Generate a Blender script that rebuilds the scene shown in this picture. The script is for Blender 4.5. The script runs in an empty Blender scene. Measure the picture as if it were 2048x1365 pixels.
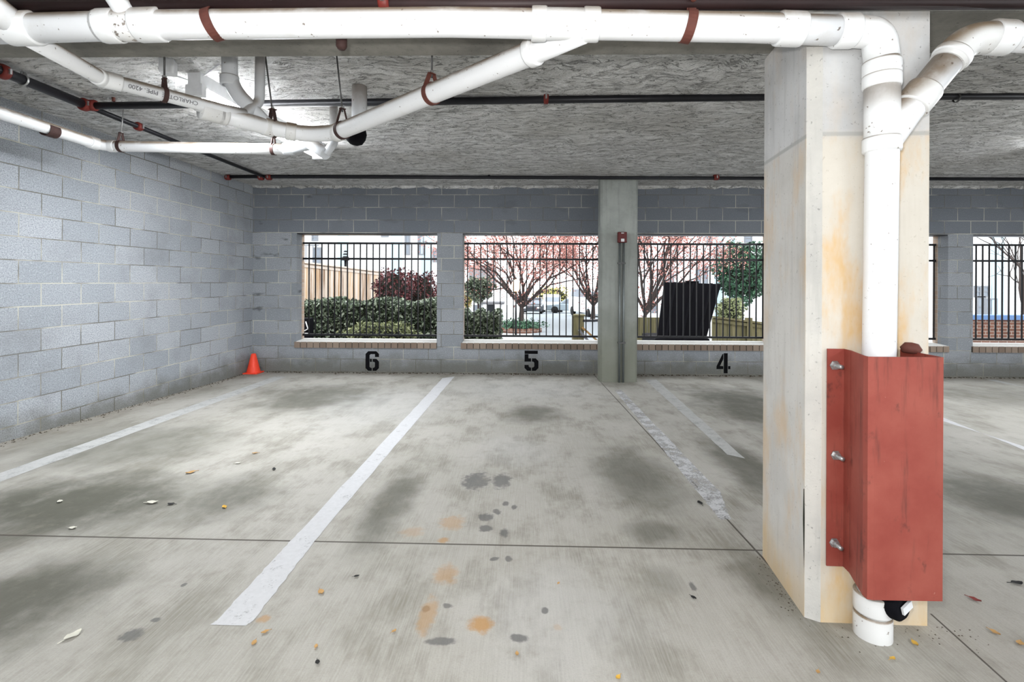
import bpy, bmesh, math, random
from mathutils import Vector, Matrix, Euler
R = math.radians
random.seed(7)
sc = bpy.context.scene
COL = sc.collection

# ------------------------------------------------------------------ camera, sky, light, exposure
FPX = 990.0
HOR = 564.0
CAMZ = 1.259
cd = bpy.data.cameras.new('camera'); cam = bpy.data.objects.new('camera', cd); COL.objects.link(cam)
cd.sensor_fit = 'HORIZONTAL'; cd.sensor_width = 36.0; cd.lens = 36.0*FPX/2048.0
cd.shift_y = -(682.5-HOR)/2048.0
cd.clip_start = 0.02; cd.clip_end = 400
CROT = Matrix.Rotation(R(1.2), 3, 'Z') @ Matrix.Rotation(R(90), 3, 'X') @ Matrix.Rotation(R(0.25), 3, 'Z')
cam.matrix_world = Matrix.Translation((0, 0, CAMZ)) @ CROT.to_4x4()
sc.camera = cam

world = bpy.data.worlds.new('overcast_sky'); sc.world = world; world.use_nodes = True
bg = world.node_tree.nodes['Background']; bg.inputs[0].default_value = (0.93, 0.97, 1.0, 1); bg.inputs[1].default_value = 3.3

def area(name, loc, rot, sx, sy, power, col=(1, 1, 1)):
    l = bpy.data.lights.new(name, 'AREA'); l.shape = 'RECTANGLE'; l.size = sx; l.size_y = sy; l.energy = power; l.color = col
    o = bpy.data.objects.new(name, l); o.location = loc; o.rotation_euler = rot; COL.objects.link(o); return o
area('camera_flash', (-0.10, -0.02, CAMZ+0.14), (R(94), 0, R(3)), 0.10, 0.07, 42, (1, 0.99, 0.97))
sc.view_settings.view_transform = 'Standard'; sc.view_settings.look = 'None'
sc.view_settings.gamma = 1; sc.view_settings.exposure = 0.14; sc.view_settings.use_curve_mapping = False

# ------------------------------------------------------------------ pixel -> world helpers (2048 x 1365 frame)
CL = Vector((0, 0, CAMZ))
SLOPE = -0.0263                       # the slab falls towards the back wall
def ray(px, py): return CROT @ Vector(((px-1024)/FPX, (HOR-py)/FPX, -1))
def P(px, py, Y):
    d = ray(px, py); return CL + d*(Y/d.y)
def PX(px, py, X):
    d = ray(px, py); return CL + d*(X/d.x)
def PF(px, py):
    d = ray(px, py); t = -CAMZ/(d.z - SLOPE*d.y); return CL + d*t
def PG(px, py, z):
    d = ray(px, py); return CL + d*((z-CAMZ)/d.z)
def fz(y): return SLOPE*y
def V(*a): return Vector(a)

# ------------------------------------------------------------------ node helper
class G:
    def __init__(s, name, rough=0.8, metallic=0.0, spec=0.3):
        s.m = bpy.data.materials.new(name); s.m.use_nodes = True
        s.t = s.m.node_tree; s.n = s.t.nodes; s.l = s.t.links
        s.b = s.n['Principled BSDF']; s.out = s.n['Material Output']
        s.b.inputs['Roughness'].default_value = rough; s.b.inputs['Metallic'].default_value = metallic
        s.b.inputs['Specular IOR Level'].default_value = spec
        s._tc = None
    def put(s, sock, v):
        if isinstance(v, bpy.types.NodeSocket): s.l.new(v, sock)
        elif isinstance(v, (tuple, list, Vector)):
            v = tuple(v)
            if sock.type == 'RGBA' and len(v) == 3: v = v+(1,)
            sock.default_value = v
        else: sock.default_value = v
    def co(s, kind='Object'):
        if s._tc is None: s._tc = s.n.new('ShaderNodeTexCoord')
        return s._tc.outputs[kind]
    def new(s, t, **kw):
        n = s.n.new(t)
        for k, v in kw.items(): setattr(n, k, v)
        return n
    def mp(s, vec, scale=(1, 1, 1), loc=(0, 0, 0), rot=(0, 0, 0)):
        n = s.new('ShaderNodeMapping'); s.put(n.inputs[0], vec); n.inputs[1].default_value = loc; n.inputs[2].default_value = rot; n.inputs[3].default_value = scale
        return n.outputs[0]
    def noise(s, vec, scale=5, detail=4, rough=0.55, col=False, dist=0.0):
        n = s.new('ShaderNodeTexNoise'); s.put(n.inputs['Vector'], vec); n.inputs['Scale'].default_value = scale
        n.inputs['Detail'].default_value = detail; n.inputs['Roughness'].default_value = rough; n.inputs['Distortion'].default_value = dist
        return n.outputs['Color' if col else 'Fac']
    def ma(s, op, a, b=0.0, c=0.0, clamp=False):
        n = s.new('ShaderNodeMath', operation=op, use_clamp=clamp); s.put(n.inputs[0], a); s.put(n.inputs[1], b); s.put(n.inputs[2], c); return n.outputs[0]
    def vm(s, op, a, b=(0, 0, 0)):
        n = s.new('ShaderNodeVectorMath', operation=op); s.put(n.inputs[0], a)
        if op == 'SCALE': s.put(n.inputs['Scale'], b)
        else: s.put(n.inputs[1], b)
        return n.outputs['Value' if op in ('LENGTH', 'DOT_PRODUCT') else 'Vector']
    def mr(s, v, a, b, c=0.0, d=1.0, smooth=True):
        n = s.new('ShaderNodeMapRange'); n.interpolation_type = 'SMOOTHSTEP' if smooth else 'LINEAR'
        s.put(n.inputs[0], v); n.inputs[1].default_value = a; n.inputs[2].default_value = b; n.inputs[3].default_value = c; n.inputs[4].default_value = d
        return n.outputs[0]
    def mix(s, f, a, b, mode='MIX'):
        n = s.new('ShaderNodeMix', data_type='RGBA', blend_type=mode); s.put(n.inputs[0], f); s.put(n.inputs[6], a); s.put(n.inputs[7], b); return n.outputs[2]
    def sep(s, v):
        n = s.new('ShaderNodeSeparateXYZ'); s.put(n.inputs[0], v); return n.outputs
    def comb(s, x, y, z):
        n = s.new('ShaderNodeCombineXYZ'); s.put(n.inputs[0], x); s.put(n.inputs[1], y); s.put(n.inputs[2], z); return n.outputs[0]
    def color(s, c): s.put(s.b.inputs['Base Color'], c)
    def bump(s, h, strength=0.4, dist=0.01):
        n = s.new('ShaderNodeBump'); n.inputs['Strength'].default_value = strength; n.inputs['Distance'].default_value = dist
        s.put(n.inputs['Height'], h); s.l.new(n.outputs[0], s.b.inputs['Normal'])
    def island(s):
        return s.new('ShaderNodeNewGeometry').outputs['Random Per Island']
    def nz(s):
        return s.sep(s.new('ShaderNodeNewGeometry').outputs['Normal'])[2]

def plain(name, c, rough=0.6, metallic=0.0, var=0.12, scale=20, spec=0.3, bump=0.0):
    g = G(name, rough, metallic, spec)
    n = g.noise(g.co(), scale, 4)
    g.color(g.mix(n, tuple(x*(1-var) for x in c), tuple(min(1, x*(1+var)) for x in c)))
    if bump: g.bump(n, bump, 0.004)
    return g.m

# ------------------------------------------------------------------ mesh helper
class MB:
    def __init__(s): s.v = []; s.f = []; s.sm = []
    def add(s, vs, fs, smooth=False):
        o = len(s.v); s.v += [tuple(x) for x in vs]
        for f in fs: s.f.append(tuple(i+o for i in f)); s.sm.append(smooth)
        return s
    def box(s, x0, x1, y0, y1, z0, z1, M=None):
        vs = [V(x, y, z) for x in (x0, x1) for y in (y0, y1) for z in (z0, z1)]
        if M is not None: vs = [M @ v for v in vs]
        return s.add(vs, [(0, 1, 3, 2), (4, 6, 7, 5), (0, 4, 5, 1), (2, 3, 7, 6), (0, 2, 6, 4), (1, 5, 7, 3)])
    def bar(s, a, b, w, h=None):
        h = h or w; a = V(*a); b = V(*b); d = (b-a); L = d.length; d.normalize()
        up = V(0, 0, 1) if abs(d.z) < 0.95 else V(0, 1, 0)
        x = d.cross(up).normalized(); y = x.cross(d)
        vs = []
        for p in (a, b):
            for sx, sy in ((-1, -1), (1, -1), (1, 1), (-1, 1)): vs.append(p + x*sx*w/2 + y*sy*h/2)
        return s.add(vs, [(3, 2, 1, 0), (4, 5, 6, 7), (0, 1, 5, 4), (1, 2, 6, 5), (2, 3, 7, 6), (3, 0, 4, 7)])
    def tube(s, pts, r, n=18, caps=True):
        pts = [V(*p) for p in pts]; k = len(pts)
        rs = r if isinstance(r, (list, tuple)) else [r]*k
        tang = []
        for i in range(k):
            a = pts[max(i-1, 0)]; b = pts[min(i+1, k-1)]
            t = (b-a)
            if 0 < i < k-1:
                t1 = (pts[i]-a); t2 = (b-pts[i])
                if t1.length > 1e-9 and t2.length > 1e-9: t = t1.normalized()+t2.normalized()
            tang.append(t.normalized() if t.length > 1e-9 else V(0, 0, 1))
        up = V(0, 0, 1) if abs(tang[0].z) < 0.9 else V(1, 0, 0)
        x = tang[0].cross(up).normalized(); vs = []
        for i in range(k):
            x = (x - tang[i]*x.dot(tang[i])).normalized(); y = tang[i].cross(x)
            for j in range(n):
                a = 2*math.pi*j/n; vs.append(pts[i] + (x*math.cos(a)+y*math.sin(a))*rs[i])
        fs = [(i*n+j, i*n+(j+1) % n, (i+1)*n+(j+1) % n, (i+1)*n+j) for i in range(k-1) for j in range(n)]
        s.add(vs, fs, True)
        if caps:
            o = len(s.v)-k*n
            s.f.append(tuple(o+j for j in reversed(range(n)))); s.sm.append(False)
            s.f.append(tuple(o+(k-1)*n+j for j in range(n))); s.sm.append(False)
        return s
    def lathe(s, prof, origin, axis, n=24, smooth=True):
        """prof: list of (radius, distance along axis)"""
        d = V(*axis).normalized(); up = V(0, 0, 1) if abs(d.z) < 0.9 else V(1, 0, 0)
        x = d.cross(up).normalized(); y = d.cross(x); O = V(*origin); vs = []
        for (r, h) in prof:
            for j in range(n):
                a = 2*math.pi*j/n; vs.append(O + d*h + (x*math.cos(a)+y*math.sin(a))*max(r, 1e-5))
        k = len(prof)
        fs = [(i*n+j, (i+1)*n+j, (i+1)*n+(j+1) % n, i*n+(j+1) % n) for i in range(k-1) for j in range(n)]
        return s.add(vs, fs, smooth)
    def prism(s, poly, z0, z1, M=None):
        n = len(poly); vs = [V(x, y, z0) for x, y in poly]+[V(x, y, z1) for x, y in poly]
        if M is not None: vs = [M @ v for v in vs]
        fs = [tuple(reversed(range(n))), tuple(range(n, 2*n))]+[(i, (i+1) % n, n+(i+1) % n, n+i) for i in range(n)]
        return s.add(vs, fs)
    def build(s, name, mat, parent=None, bevel=0.0, origin=None):
        me = bpy.data.meshes.new(name)
        o = bpy.data.objects.new(name, me)
        vs = s.v
        if parent is not None:
            inv = wm(parent).inverted(); vs = [tuple(inv @ V(*v)) for v in vs]
        elif origin is not None:
            vs = [tuple(V(*v)-V(*origin)) for v in vs]; o.location = origin
        me.from_pydata(vs, [], s.f); me.update()
        for p, sm in zip(me.polygons, s.sm): p.use_smooth = sm
        b = bmesh.new(); b.from_mesh(me); bmesh.ops.recalc_face_normals(b, faces=b.faces); b.to_mesh(me); b.free()
        me.materials.append(mat); COL.objects.link(o)
        if parent is not None: o.parent = parent
        if bevel:
            bv = o.modifiers.new('bevel', 'BEVEL'); bv.width = bevel; bv.segments = 2; bv.limit_method = 'ANGLE'; bv.angle_limit = R(40)
        return o
def wm(o):
    m = Matrix.LocRotScale(o.location, o.rotation_euler, o.scale)
    return wm(o.parent) @ m if o.parent else m
def tag(o, label=None, cat=None, group=None, kind=None):
    if label: o['label'] = label
    if cat: o['category'] = cat
    if group: o['group'] = group
    if kind: o['kind'] = kind
    return o
def thing(name, loc, label, cat, group=None, rz=0.0, kind=None):
    o = bpy.data.objects.new(name, None); o.location = loc; o.rotation_euler = (0, 0, rz); o.empty_display_size = 0.1
    COL.objects.link(o); return tag(o, label, cat, group, kind)
def struct(name, mb, mat, label=None, cat=None, bevel=0.0):
    return tag(mb.build(name, mat, bevel=bevel), label, cat, None, 'structure')
def fillet(pts, rad, n=8):
    pts = [V(*p) for p in pts]; out = [pts[0]]
    for i in range(1, len(pts)-1):
        a, b, c = pts[i-1], pts[i], pts[i+1]; u = (a-b); w = (c-b)
        rr = rad[i-1] if isinstance(rad, (list, tuple)) else rad
        ang = u.angle(w); tl = min(rr/math.tan(ang/2), 0.48*u.length, 0.48*w.length) if ang > 0.01 else 0
        u.normalize(); w.normalize(); p0 = b+u*tl; p2 = b+w*tl
        for k in range(n+1):
            t = k/n; out.append(p0*(1-t)**2 + b*2*t*(1-t) + p2*t*t)
    out.append(pts[-1]); return out

# ------------------------------------------------------------------ materials
def mat_floor():
    g = G('broomed_concrete', 0.75, spec=0.25); co = g.co()
    x, y, z = g.sep(co)
    flat = g.comb(x, y, 0.0)
    big = g.noise(flat, 0.9, 6, 0.65)
    mid = g.noise(g.mp(flat, (1.6, 0.9, 1)), 2.0, 7, 0.68)
    streak = g.noise(g.mp(flat, (46, 1.6, 1)), 3.0, 4, 0.65)
    fine = g.noise(flat, 160, 2)
    c = g.mix(g.mr(big, 0.3, 0.7), (0.335, 0.32, 0.28), (0.435, 0.415, 0.38))
    c = g.mix(g.ma('MULTIPLY', g.mr(mid, 0.44, 0.66), 0.8), c, (0.20, 0.185, 0.15))
    c = g.mix(g.ma('MULTIPLY', g.mr(streak, 0.35, 0.7), 0.38), c, (0.50, 0.485, 0.45))
    c = g.mix(g.ma('MULTIPLY', g.mr(fine, 0.45, 0.75), 0.35), c, (0.27, 0.26, 0.24))
    warp = g.vm('SUBTRACT', g.noise(flat, 3.2, 5, 0.65, col=True), (0.5, 0.5, 0.5))
    warp = g.vm('MULTIPLY', warp, (1.3, 1.3, 0))
    wsm = g.vm('MULTIPLY', g.vm('SUBTRACT', g.noise(flat, 22, 3, 0.6, col=True), (0.5, 0.5, 0.5)), (1.6, 1.6, 0))
    def blob(px0, py0, px1, py1, soft=0.5, w=warp):
        cx, cy = (px0+px1)/2, (py0+py1)/2
        c0 = PF(cx, cy); rx = abs(PF(px1, cy).x-PF(px0, cy).x)/2; ry = abs(PF(cx, py0).y-PF(cx, py1).y)/2
        v = g.vm('MULTIPLY', g.vm('SUBTRACT', flat, (c0.x, c0.y, 0)), (1/rx, 1/ry, 0))
        v = g.vm('ADD', v, w)
        return g.mr(g.vm('LENGTH', v), 1+soft*0.6, 1-soft, 0, 1)
    def acc(lst, soft, w):
        s = None
        for q in lst:
            a, b_, c_, d_ = q[:4]; k = q[4] if len(q) > 4 else 1.0
            m = g.ma('MULTIPLY', blob(a, b_, c_, d_, soft, w), k)
            s = m if s is None else g.ma('MAXIMUM', s, m)
        return s
    dark = acc([(-120, 935, 370, 1085, 1), (-180, 1100, 210, 1330, .95), (360, 945, 545, 1045, .8), (60, 840, 450, 940, .6), (520, 765, 760, 822, .8), (280, 845, 440, 905, .5),
                (1005, 808, 1125, 848, .8), (735, 930, 830, 1085, .8), (1190, 890, 1350, 1015, .7), (1250, 1040, 1360, 1090, .6), (1400, 770, 1620, 860, .95),
                (1440, 860, 1560, 1020, .85), (1890, 940, 2160, 1060, .9), (1900, 775, 2200, 825, .5), (1280, 1130, 1370, 1190, .35), (20, 840, 260, 930, .35), (1480, 1080, 1620, 1260, .55)], 0.65, warp)
    c = g.mix(g.ma('MULTIPLY', g.ma('MULTIPLY', dark, g.mr(mid, 0.25, 0.5, 0.6, 1)), 0.92), c, (0.085, 0.084, 0.064))
    pale = acc([(650, 772, 900, 850, .6), (880, 755, 1200, 800, .5), (940, 1110, 1300, 1400, .45), (960, 870, 1100, 930, .4)], 0.7, warp)
    c = g.mix(g.ma('MULTIPLY', pale, 0.5), c, (0.53, 0.53, 0.53))
    spots = acc([(925, 945, 980, 980), (985, 945, 1022, 978), (955, 1028, 986, 1043), (957, 1050, 985, 1064), (985, 1018, 1003, 1030), (1005, 1003, 1018, 1012),
                 (1000, 1058, 1018, 1075), (1022, 1010, 1034, 1020), (1010, 1112, 1024, 1124), (980, 1115, 1000, 1123), (850, 1275, 915, 1292), (1020, 1268, 1055, 1285),
                 (885, 1207, 905, 1217), (845, 1212, 860, 1226), (303, 1235, 322, 1246), (245, 1255, 285, 1285), (363, 1166, 374, 1174), (1380, 1165, 1392, 1186), (1080, 1215, 1098, 1228)], 0.35, wsm)
    c = g.mix(g.ma('MULTIPLY', spots, 0.75), c, (0.10, 0.10, 0.10))
    rust = acc([(938, 1234, 985, 1268, 1), (868, 1128, 915, 1172, .6), (838, 1195, 872, 1265, .6), (878, 1030, 930, 1060, .5), (874, 1076, 898, 1087, .8), (514, 1231, 538, 1248, .7), (800, 1055, 850, 1075, .35), (1105, 1248, 1125, 1262, .3)], 0.5, wsm)
    c = g.mix(g.ma('MULTIPLY', rust, 0.8), c, (0.42, 0.22, 0.06))
    dirt = g.ma('MULTIPLY', g.mr(g.noise(flat, 9, 5, 0.7), 0.5, 0.8), 0.5)
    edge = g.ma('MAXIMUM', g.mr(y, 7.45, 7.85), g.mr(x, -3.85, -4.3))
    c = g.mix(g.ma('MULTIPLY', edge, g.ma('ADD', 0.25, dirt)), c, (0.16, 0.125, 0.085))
    c = g.mix(dirt, c, (0.25, 0.23, 0.19))
    # saw-cut joints
    def line(p, q, w, cond=None):
        n = V(-(q.y-p.y), q.x-p.x, 0).normalized()
        d = g.ma('ABSOLUTE', g.ma('ADD', g.vm('DOT_PRODUCT', flat, tuple(n)), -n.dot(V(p.x, p.y, 0))))
        m = g.mr(d, w, w*0.5)
        return g.ma('MULTIPLY', m, cond) if cond is not None else m
    j = line(PF(0, 1071), PF(1500, 1101), 0.008)
    j = g.ma('MAXIMUM', j, line(V(1.158, 3, 0), V(1.142, 7, 0), 0.007, g.ma('GREATER_THAN', y, 2.3)))
    j = g.ma('MAXIMUM', j, line(PF(1882, 1247), PF(2013, 1365), 0.005, g.ma('LESS_THAN', y, 2.0)))
    c = g.mix(g.ma('MULTIPLY', j, 0.9), c, (0.06, 0.05, 0.04))
    g.color(c)
    h = g.ma('ADD', g.ma('MULTIPLY', streak, 0.5), g.ma('MULTIPLY', fine, 0.3)); h = g.ma('SUBTRACT', h, g.ma('MULTIPLY', j, 1.2))
    g.bump(h, 0.35, 0.006)
    g.put(g.b.inputs['Roughness'], g.mr(big, 0.3, 0.7, 0.6, 0.85))
    return g.m

def mat_block(name, axis, u0):
    """grey concrete block laid in running bond, courses levelled with the photograph"""
    g = G(name, 0.9, spec=0.15); x, y, z = g.sep(g.co())
    u = g.ma('ADD', g.ma('ADD', x, g.ma('SUBTRACT', y, 7.89)) if axis == 'x' else y, -u0+0.405*60)
    v = g.ma('ADD', z, -1.226+0.203*20)
    uv = g.comb(u, v, 0.0)
    wob = g.vm('MULTIPLY', g.vm('SUBTRACT', g.noise(uv, 6, 3, col=True), (0.5, 0.5, 0.5)), (0.006, 0.006, 0))
    b = g.new('ShaderNodeTexBrick'); b.offset = 0.5; b.offset_frequency = 2
    g.put(b.inputs['Vector'], g.vm('ADD', uv, wob)); b.inputs['Scale'].default_value = 1.0
    b.inputs['Brick Width'].default_value = 0.405; b.inputs['Row Height'].default_value = 0.203
    b.inputs['Mortar Size'].default_value = 0.0055; b.inputs['Mortar Smooth'].default_value = 0.25; b.inputs['Bias'].default_value = 0
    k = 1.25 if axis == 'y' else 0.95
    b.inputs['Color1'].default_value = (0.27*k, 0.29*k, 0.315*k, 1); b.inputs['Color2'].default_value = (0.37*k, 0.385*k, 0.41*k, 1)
    b.inputs['Mortar'].default_value = (0.43, 0.42, 0.37, 1)
    grain = g.noise(uv, 95, 3, 0.7); big = g.noise(uv, 1.3, 5, 0.65)
    mort = g.mix(g.mr(g.noise(uv, 1.9, 3), 0.40, 0.62), (0.16, 0.155, 0.14), (0.50, 0.485, 0.42))
    b2 = g.mix(g.mr(grain, 0.35, 0.75), b.outputs['Color'], (0.17, 0.185, 0.205))
    b2 = g.mix(g.ma('MULTIPLY', g.mr(g.noise(uv, 60, 2), 0.58, 0.72), 0.5), b2, (0.5, 0.52, 0.55))
    c = g.mix(b.outputs['Fac'], b2, mort)
    c = g.mix(g.ma('MULTIPLY', g.mr(big, 0.48, 0.75), 0.5), c, (0.19, 0.195, 0.21))
    damp = g.mr(g.ma('ADD', z, g.ma('MULTIPLY', g.noise(uv, 5, 4), -0.35)), 0.0, -0.32, 0, 0.7)
    c = g.mix(damp, c, (0.10, 0.095, 0.07))
    if axis == 'x':   # darker, bluer colour on all courses above the opening heads
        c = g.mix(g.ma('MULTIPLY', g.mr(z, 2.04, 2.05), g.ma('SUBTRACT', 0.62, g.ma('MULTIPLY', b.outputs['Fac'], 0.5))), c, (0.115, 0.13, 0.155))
    if axis == 'x':   # soot runs under some joints and a dark damp stain in the left corner
        s = g.mr(g.noise(g.mp(uv, (2.2, 5, 1)), 1.0, 3), 0.62, 0.72, 0, 0.75)
        c = g.mix(g.ma('MULTIPLY', s, g.mr(x, -2.6, -3.9, 0.25, 1)), c, (0.07, 0.07, 0.075))
    g.color(c)
    g.bump(g.ma('SUBTRACT', g.ma('MULTIPLY', grain, 0.35), b.outputs['Fac']), 0.6, 0.006)
    return g.m

def mat_brick(name, axis, c1, c2, w=0.2, h=0.075, mortar=(0.45, 0.42, 0.38)):
    g = G(name, 0.9, spec=0.15); x, y, z = g.sep(g.co())
    uv = g.comb(x if axis == 'x' else y, z, 0.0)
    b = g.new('ShaderNodeTexBrick'); g.put(b.inputs['Vector'], g.vm('ADD', uv, (50, 50, 0))); b.inputs['Scale'].default_value = 1
    b.inputs['Brick Width'].default_value = w; b.inputs['Row Height'].default_value = h; b.inputs['Mortar Size'].default_value = 0.006
    b.inputs['Color1'].default_value = c1+(1,); b.inputs['Color2'].default_value = c2+(1,); b.inputs['Mortar'].default_value = mortar+(1,)
    g.color(g.mix(g.ma('MULTIPLY', g.noise(uv, 60, 3), 0.4), b.outputs['Color'], tuple(q*0.6 for q in c1))); g.bump(g.ma('SUBTRACT', 0.0, b.outputs['Fac']), 0.5, 0.005)
    return g.m

def mat_ceiling():
    g = G('rough_sprayed_concrete', 0.9, spec=0.2); co = g.co()
    w = g.vm('MULTIPLY', g.vm('SUBTRACT', g.noise(co, 2.0, 3, col=True), (0.5, 0.5, 0.5)), (0.35, 0.35, 0))
    p = g.vm('ADD', co, w)
    lump = g.noise(g.mp(p, (5, 11, 1)), 1.6, 6, 0.68)
    fine = g.noise(co, 70, 3, 0.7)
    crack = g.mr(g.ma('ABSOLUTE', g.ma('SUBTRACT', g.noise(g.mp(p, (2.2, 7, 1)), 2.0, 5, 0.6), 0.5)), 0.0, 0.022, 1, 0)
    big = g.noise(co, 0.9, 4)
    c = g.mix(g.mr(lump, 0.3, 0.7), (0.50, 0.495, 0.485), (0.84, 0.84, 0.84))
    c = g.mix(g.ma('MULTIPLY', g.mr(fine, 0.5, 0.72), 0.5), c, (0.17, 0.165, 0.155))
    c = g.mix(g.ma('MULTIPLY', g.mr(big, 0.45, 0.7), 0.4), c, (0.40, 0.385, 0.35))
    c = g.mix(g.ma('MULTIPLY', crack, 0.55), c, (0.10, 0.10, 0.095))
    g.color(c)
    h = g.ma('ADD', lump, g.ma('MULTIPLY', fine, 0.25)); h = g.ma('SUBTRACT', h, g.ma('MULTIPLY', crack, 0.35))
    g.bump(h, 1.0, 0.035)
    return g.m

def mat_concrete(name, a, b, stain=None, bump=0.25, vstreak=True):
    g = G(name, 0.8, spec=0.25); co = g.co()
    n = g.noise(co, 3.0, 6, 0.62); v = g.noise(g.mp(co, (14, 14, 1.2)), 1.5, 4); f = g.noise(co, 60, 3, 0.7)
    c = g.mix(g.mr(n, 0.3, 0.7), a, b)
    if vstreak: c = g.mix(g.ma('MULTIPLY', g.mr(v, 0.5, 0.75), 0.4), c, tuple(q*0.7 for q in a))
    c = g.mix(g.ma('MULTIPLY', g.mr(f, 0.62, 0.70), 0.6), c, tuple(q*0.4 for q in a))
    if stain: c = stain(g, c)
    g.color(c); g.bump(g.ma('ADD', n, g.ma('MULTIPLY', f, 0.4)), bump, 0.006)
    return g.m

def pillar_stain(g, c):
    co = g.co(); x, y, z = g.sep(co)
    low = g.ma('MULTIPLY', g.mr(z, 1.86, 1.80), g.mr(y, 1.99, 1.94, 0.42, 1))
    ylw = g.mr(g.noise(g.mp(co, (3, 3, 1.1), (2.3, 0, 0.4)), 1.7, 5, 0.62), 0.45, 0.67)
    c = g.mix(g.ma('MULTIPLY', low, 0.55), c, (0.60, 0.53, 0.42))
    c = g.mix(g.ma('MULTIPLY', g.ma('MULTIPLY', ylw, g.ma('ADD', 0.25, low)), 0.72, clamp=True), c, (0.56, 0.36, 0.16))
    foot = g.mr(g.ma('ADD', z, g.ma('MULTIPLY', g.noise(co, 5, 3), 0.3)), 0.42, 0.1)
    c = g.mix(g.ma('MULTIPLY', foot, 0.5), c, (0.55, 0.38, 0.17))
    seam = g.mr(g.ma('ABSOLUTE', g.ma('SUBTRACT', z, 1.835)), 0.012, 0.004)
    return g.mix(g.ma('MULTIPLY', seam, 0.6), c, (0.30, 0.30, 0.29))
def column_stain(g, c):
    co = g.co(); x, y, z = g.sep(co)
    low = g.mr(g.ma('ADD', z, g.ma('MULTIPLY', g.noise(co, 4, 4), 0.8)), 1.6, 0.4)
    c = g.mix(g.ma('MULTIPLY', low, 0.75), c, (0.15, 0.155, 0.10))
    band = g.mr(g.ma('ADD', z, g.ma('MULTIPLY', g.noise(co, 9, 3), 0.1)), 2.03, 1.99)
    return g.mix(g.ma('MULTIPLY', band, 0.35), c, (0.19, 0.195, 0.18))

def mat_pvc(name='white_pvc', dust=1.0, base=(0.80, 0.81, 0.83), speck=0.70):
    g = G(name, 0.38, spec=0.45); co = g.co()
    n = g.noise(co, 7, 5, 0.65); sp = g.noise(co, 55, 2, 0.5)
    up = g.mr(g.nz(), 0.0, 0.62)
    c = g.mix(g.ma('MULTIPLY', g.ma('MULTIPLY', up, g.mr(n, 0.25, 0.55, 0.55, 1)), 0.92*dust, clamp=True), base, (0.20, 0.14, 0.085))
    c = g.mix(g.ma('MULTIPLY', g.mr(sp, speck, speck+0.05), 0.85), c, (0.13, 0.09, 0.06))
    c = g.mix(g.ma('MULTIPLY', g.mr(n, 0.55, 0.8), 0.3), c, (0.55, 0.52, 0.46))
    g.color(c); return g.m
def mat_redsteel():
    g = G('red_oxide_paint', 0.6, spec=0.3); co = g.co()
    n = g.noise(co, 5, 6, 0.6); v = g.noise(g.mp(co, (16, 16, 1.5)), 1.6, 5, 0.65); f = g.noise(co, 90, 2)
    c = g.mix(g.mr(n, 0.3, 0.7), (0.225, 0.042, 0.030), (0.285, 0.070, 0.050))
    c = g.mix(g.ma('MULTIPLY', g.mr(v, 0.52, 0.74), 0.75), c, (0.085, 0.026, 0.02))
    c = g.mix(g.ma('MULTIPLY', g.mr(f, 0.76, 0.80), 0.4), c, (0.45, 0.28, 0.22))
    c = g.mix(g.ma('MULTIPLY', g.mr(g.noise(g.mp(co, (1, 1, .6)), 11, 5, 0.7), 0.58, 0.72), 0.7), c, (0.07, 0.022, 0.018))
    g.color(c); g.bump(n, 0.15, 0.004); return g.m
def mat_paint(name, c0, worn, th=(0.40, 0.62), scale=9):
    g = G(name, 0.8, spec=0.05); co = g.co()
    n = g.ma('ADD', g.ma('MULTIPLY', g.noise(co, scale, 6, 0.7), 0.65), g.ma('MULTIPLY', g.noise(co, 90, 2, 0.7), 0.35))
    g.color(g.mix(g.noise(co, 40, 3), c0, tuple(q*0.82 for q in c0)))
    tr = g.new('ShaderNodeBsdfTransparent'); mx = g.new('ShaderNodeMixShader')
    g.put(mx.inputs[0], g.ma('MULTIPLY', g.mr(n, th[0], th[1]), worn)); g.l.new(g.b.outputs[0], mx.inputs[1]); g.l.new(tr.outputs[0], mx.inputs[2]); g.l.new(mx.outputs[0], g.out.inputs[0])
    return g.m
def mat_leaf(name, stops, rough=0.5):
    g = G(name, rough, spec=0.4)
    r = g.new('ShaderNodeValToRGB'); g.l.new(g.island(), r.inputs[0]); e = r.color_ramp.elements
    while len(e) < len(stops): e.new(0.5)
    for i, c in enumerate(stops): e[i].position = i/(len(stops)-1); e[i].color = c+(1,)
    g.color(r.outputs[0]); return g.m
def mat_emit(name, c, s):
    g = G(name); g.b.inputs['Base Color'].default_value = (0.8, 0.8, 0.8, 1); g.b.inputs['Emission Color'].default_value = c+(1,); g.b.inputs['Emission Strength'].default_value = s; return g.m
def mat_siding():
    g = G('white_lap_siding', 0.7); x, y, z = g.sep(g.co())
    s = g.ma('FRACT', g.ma('MULTIPLY', z, 6.0)); g.color(g.mix(g.mr(s, 0.0, 0.12, 1, 0), (0.78, 0.79, 0.80), (0.42, 0.44, 0.47))); return g.m
def mat_wood(name, a, b, axis=2):
    g = G(name, 0.85, spec=0.15); co = g.co(); sc_ = [26, 26, 26]; sc_[axis] = 1.6
    n = g.noise(g.mp(co, tuple(sc_)), 1.0, 5, 0.6, dist=0.4)
    c = g.mix(g.mr(n, 0.3, 0.7), a, b); c = g.mix(g.ma('MULTIPLY', g.island(), 0.55), c, tuple(q*0.72 for q in a))
    g.color(c); return g.m

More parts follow.
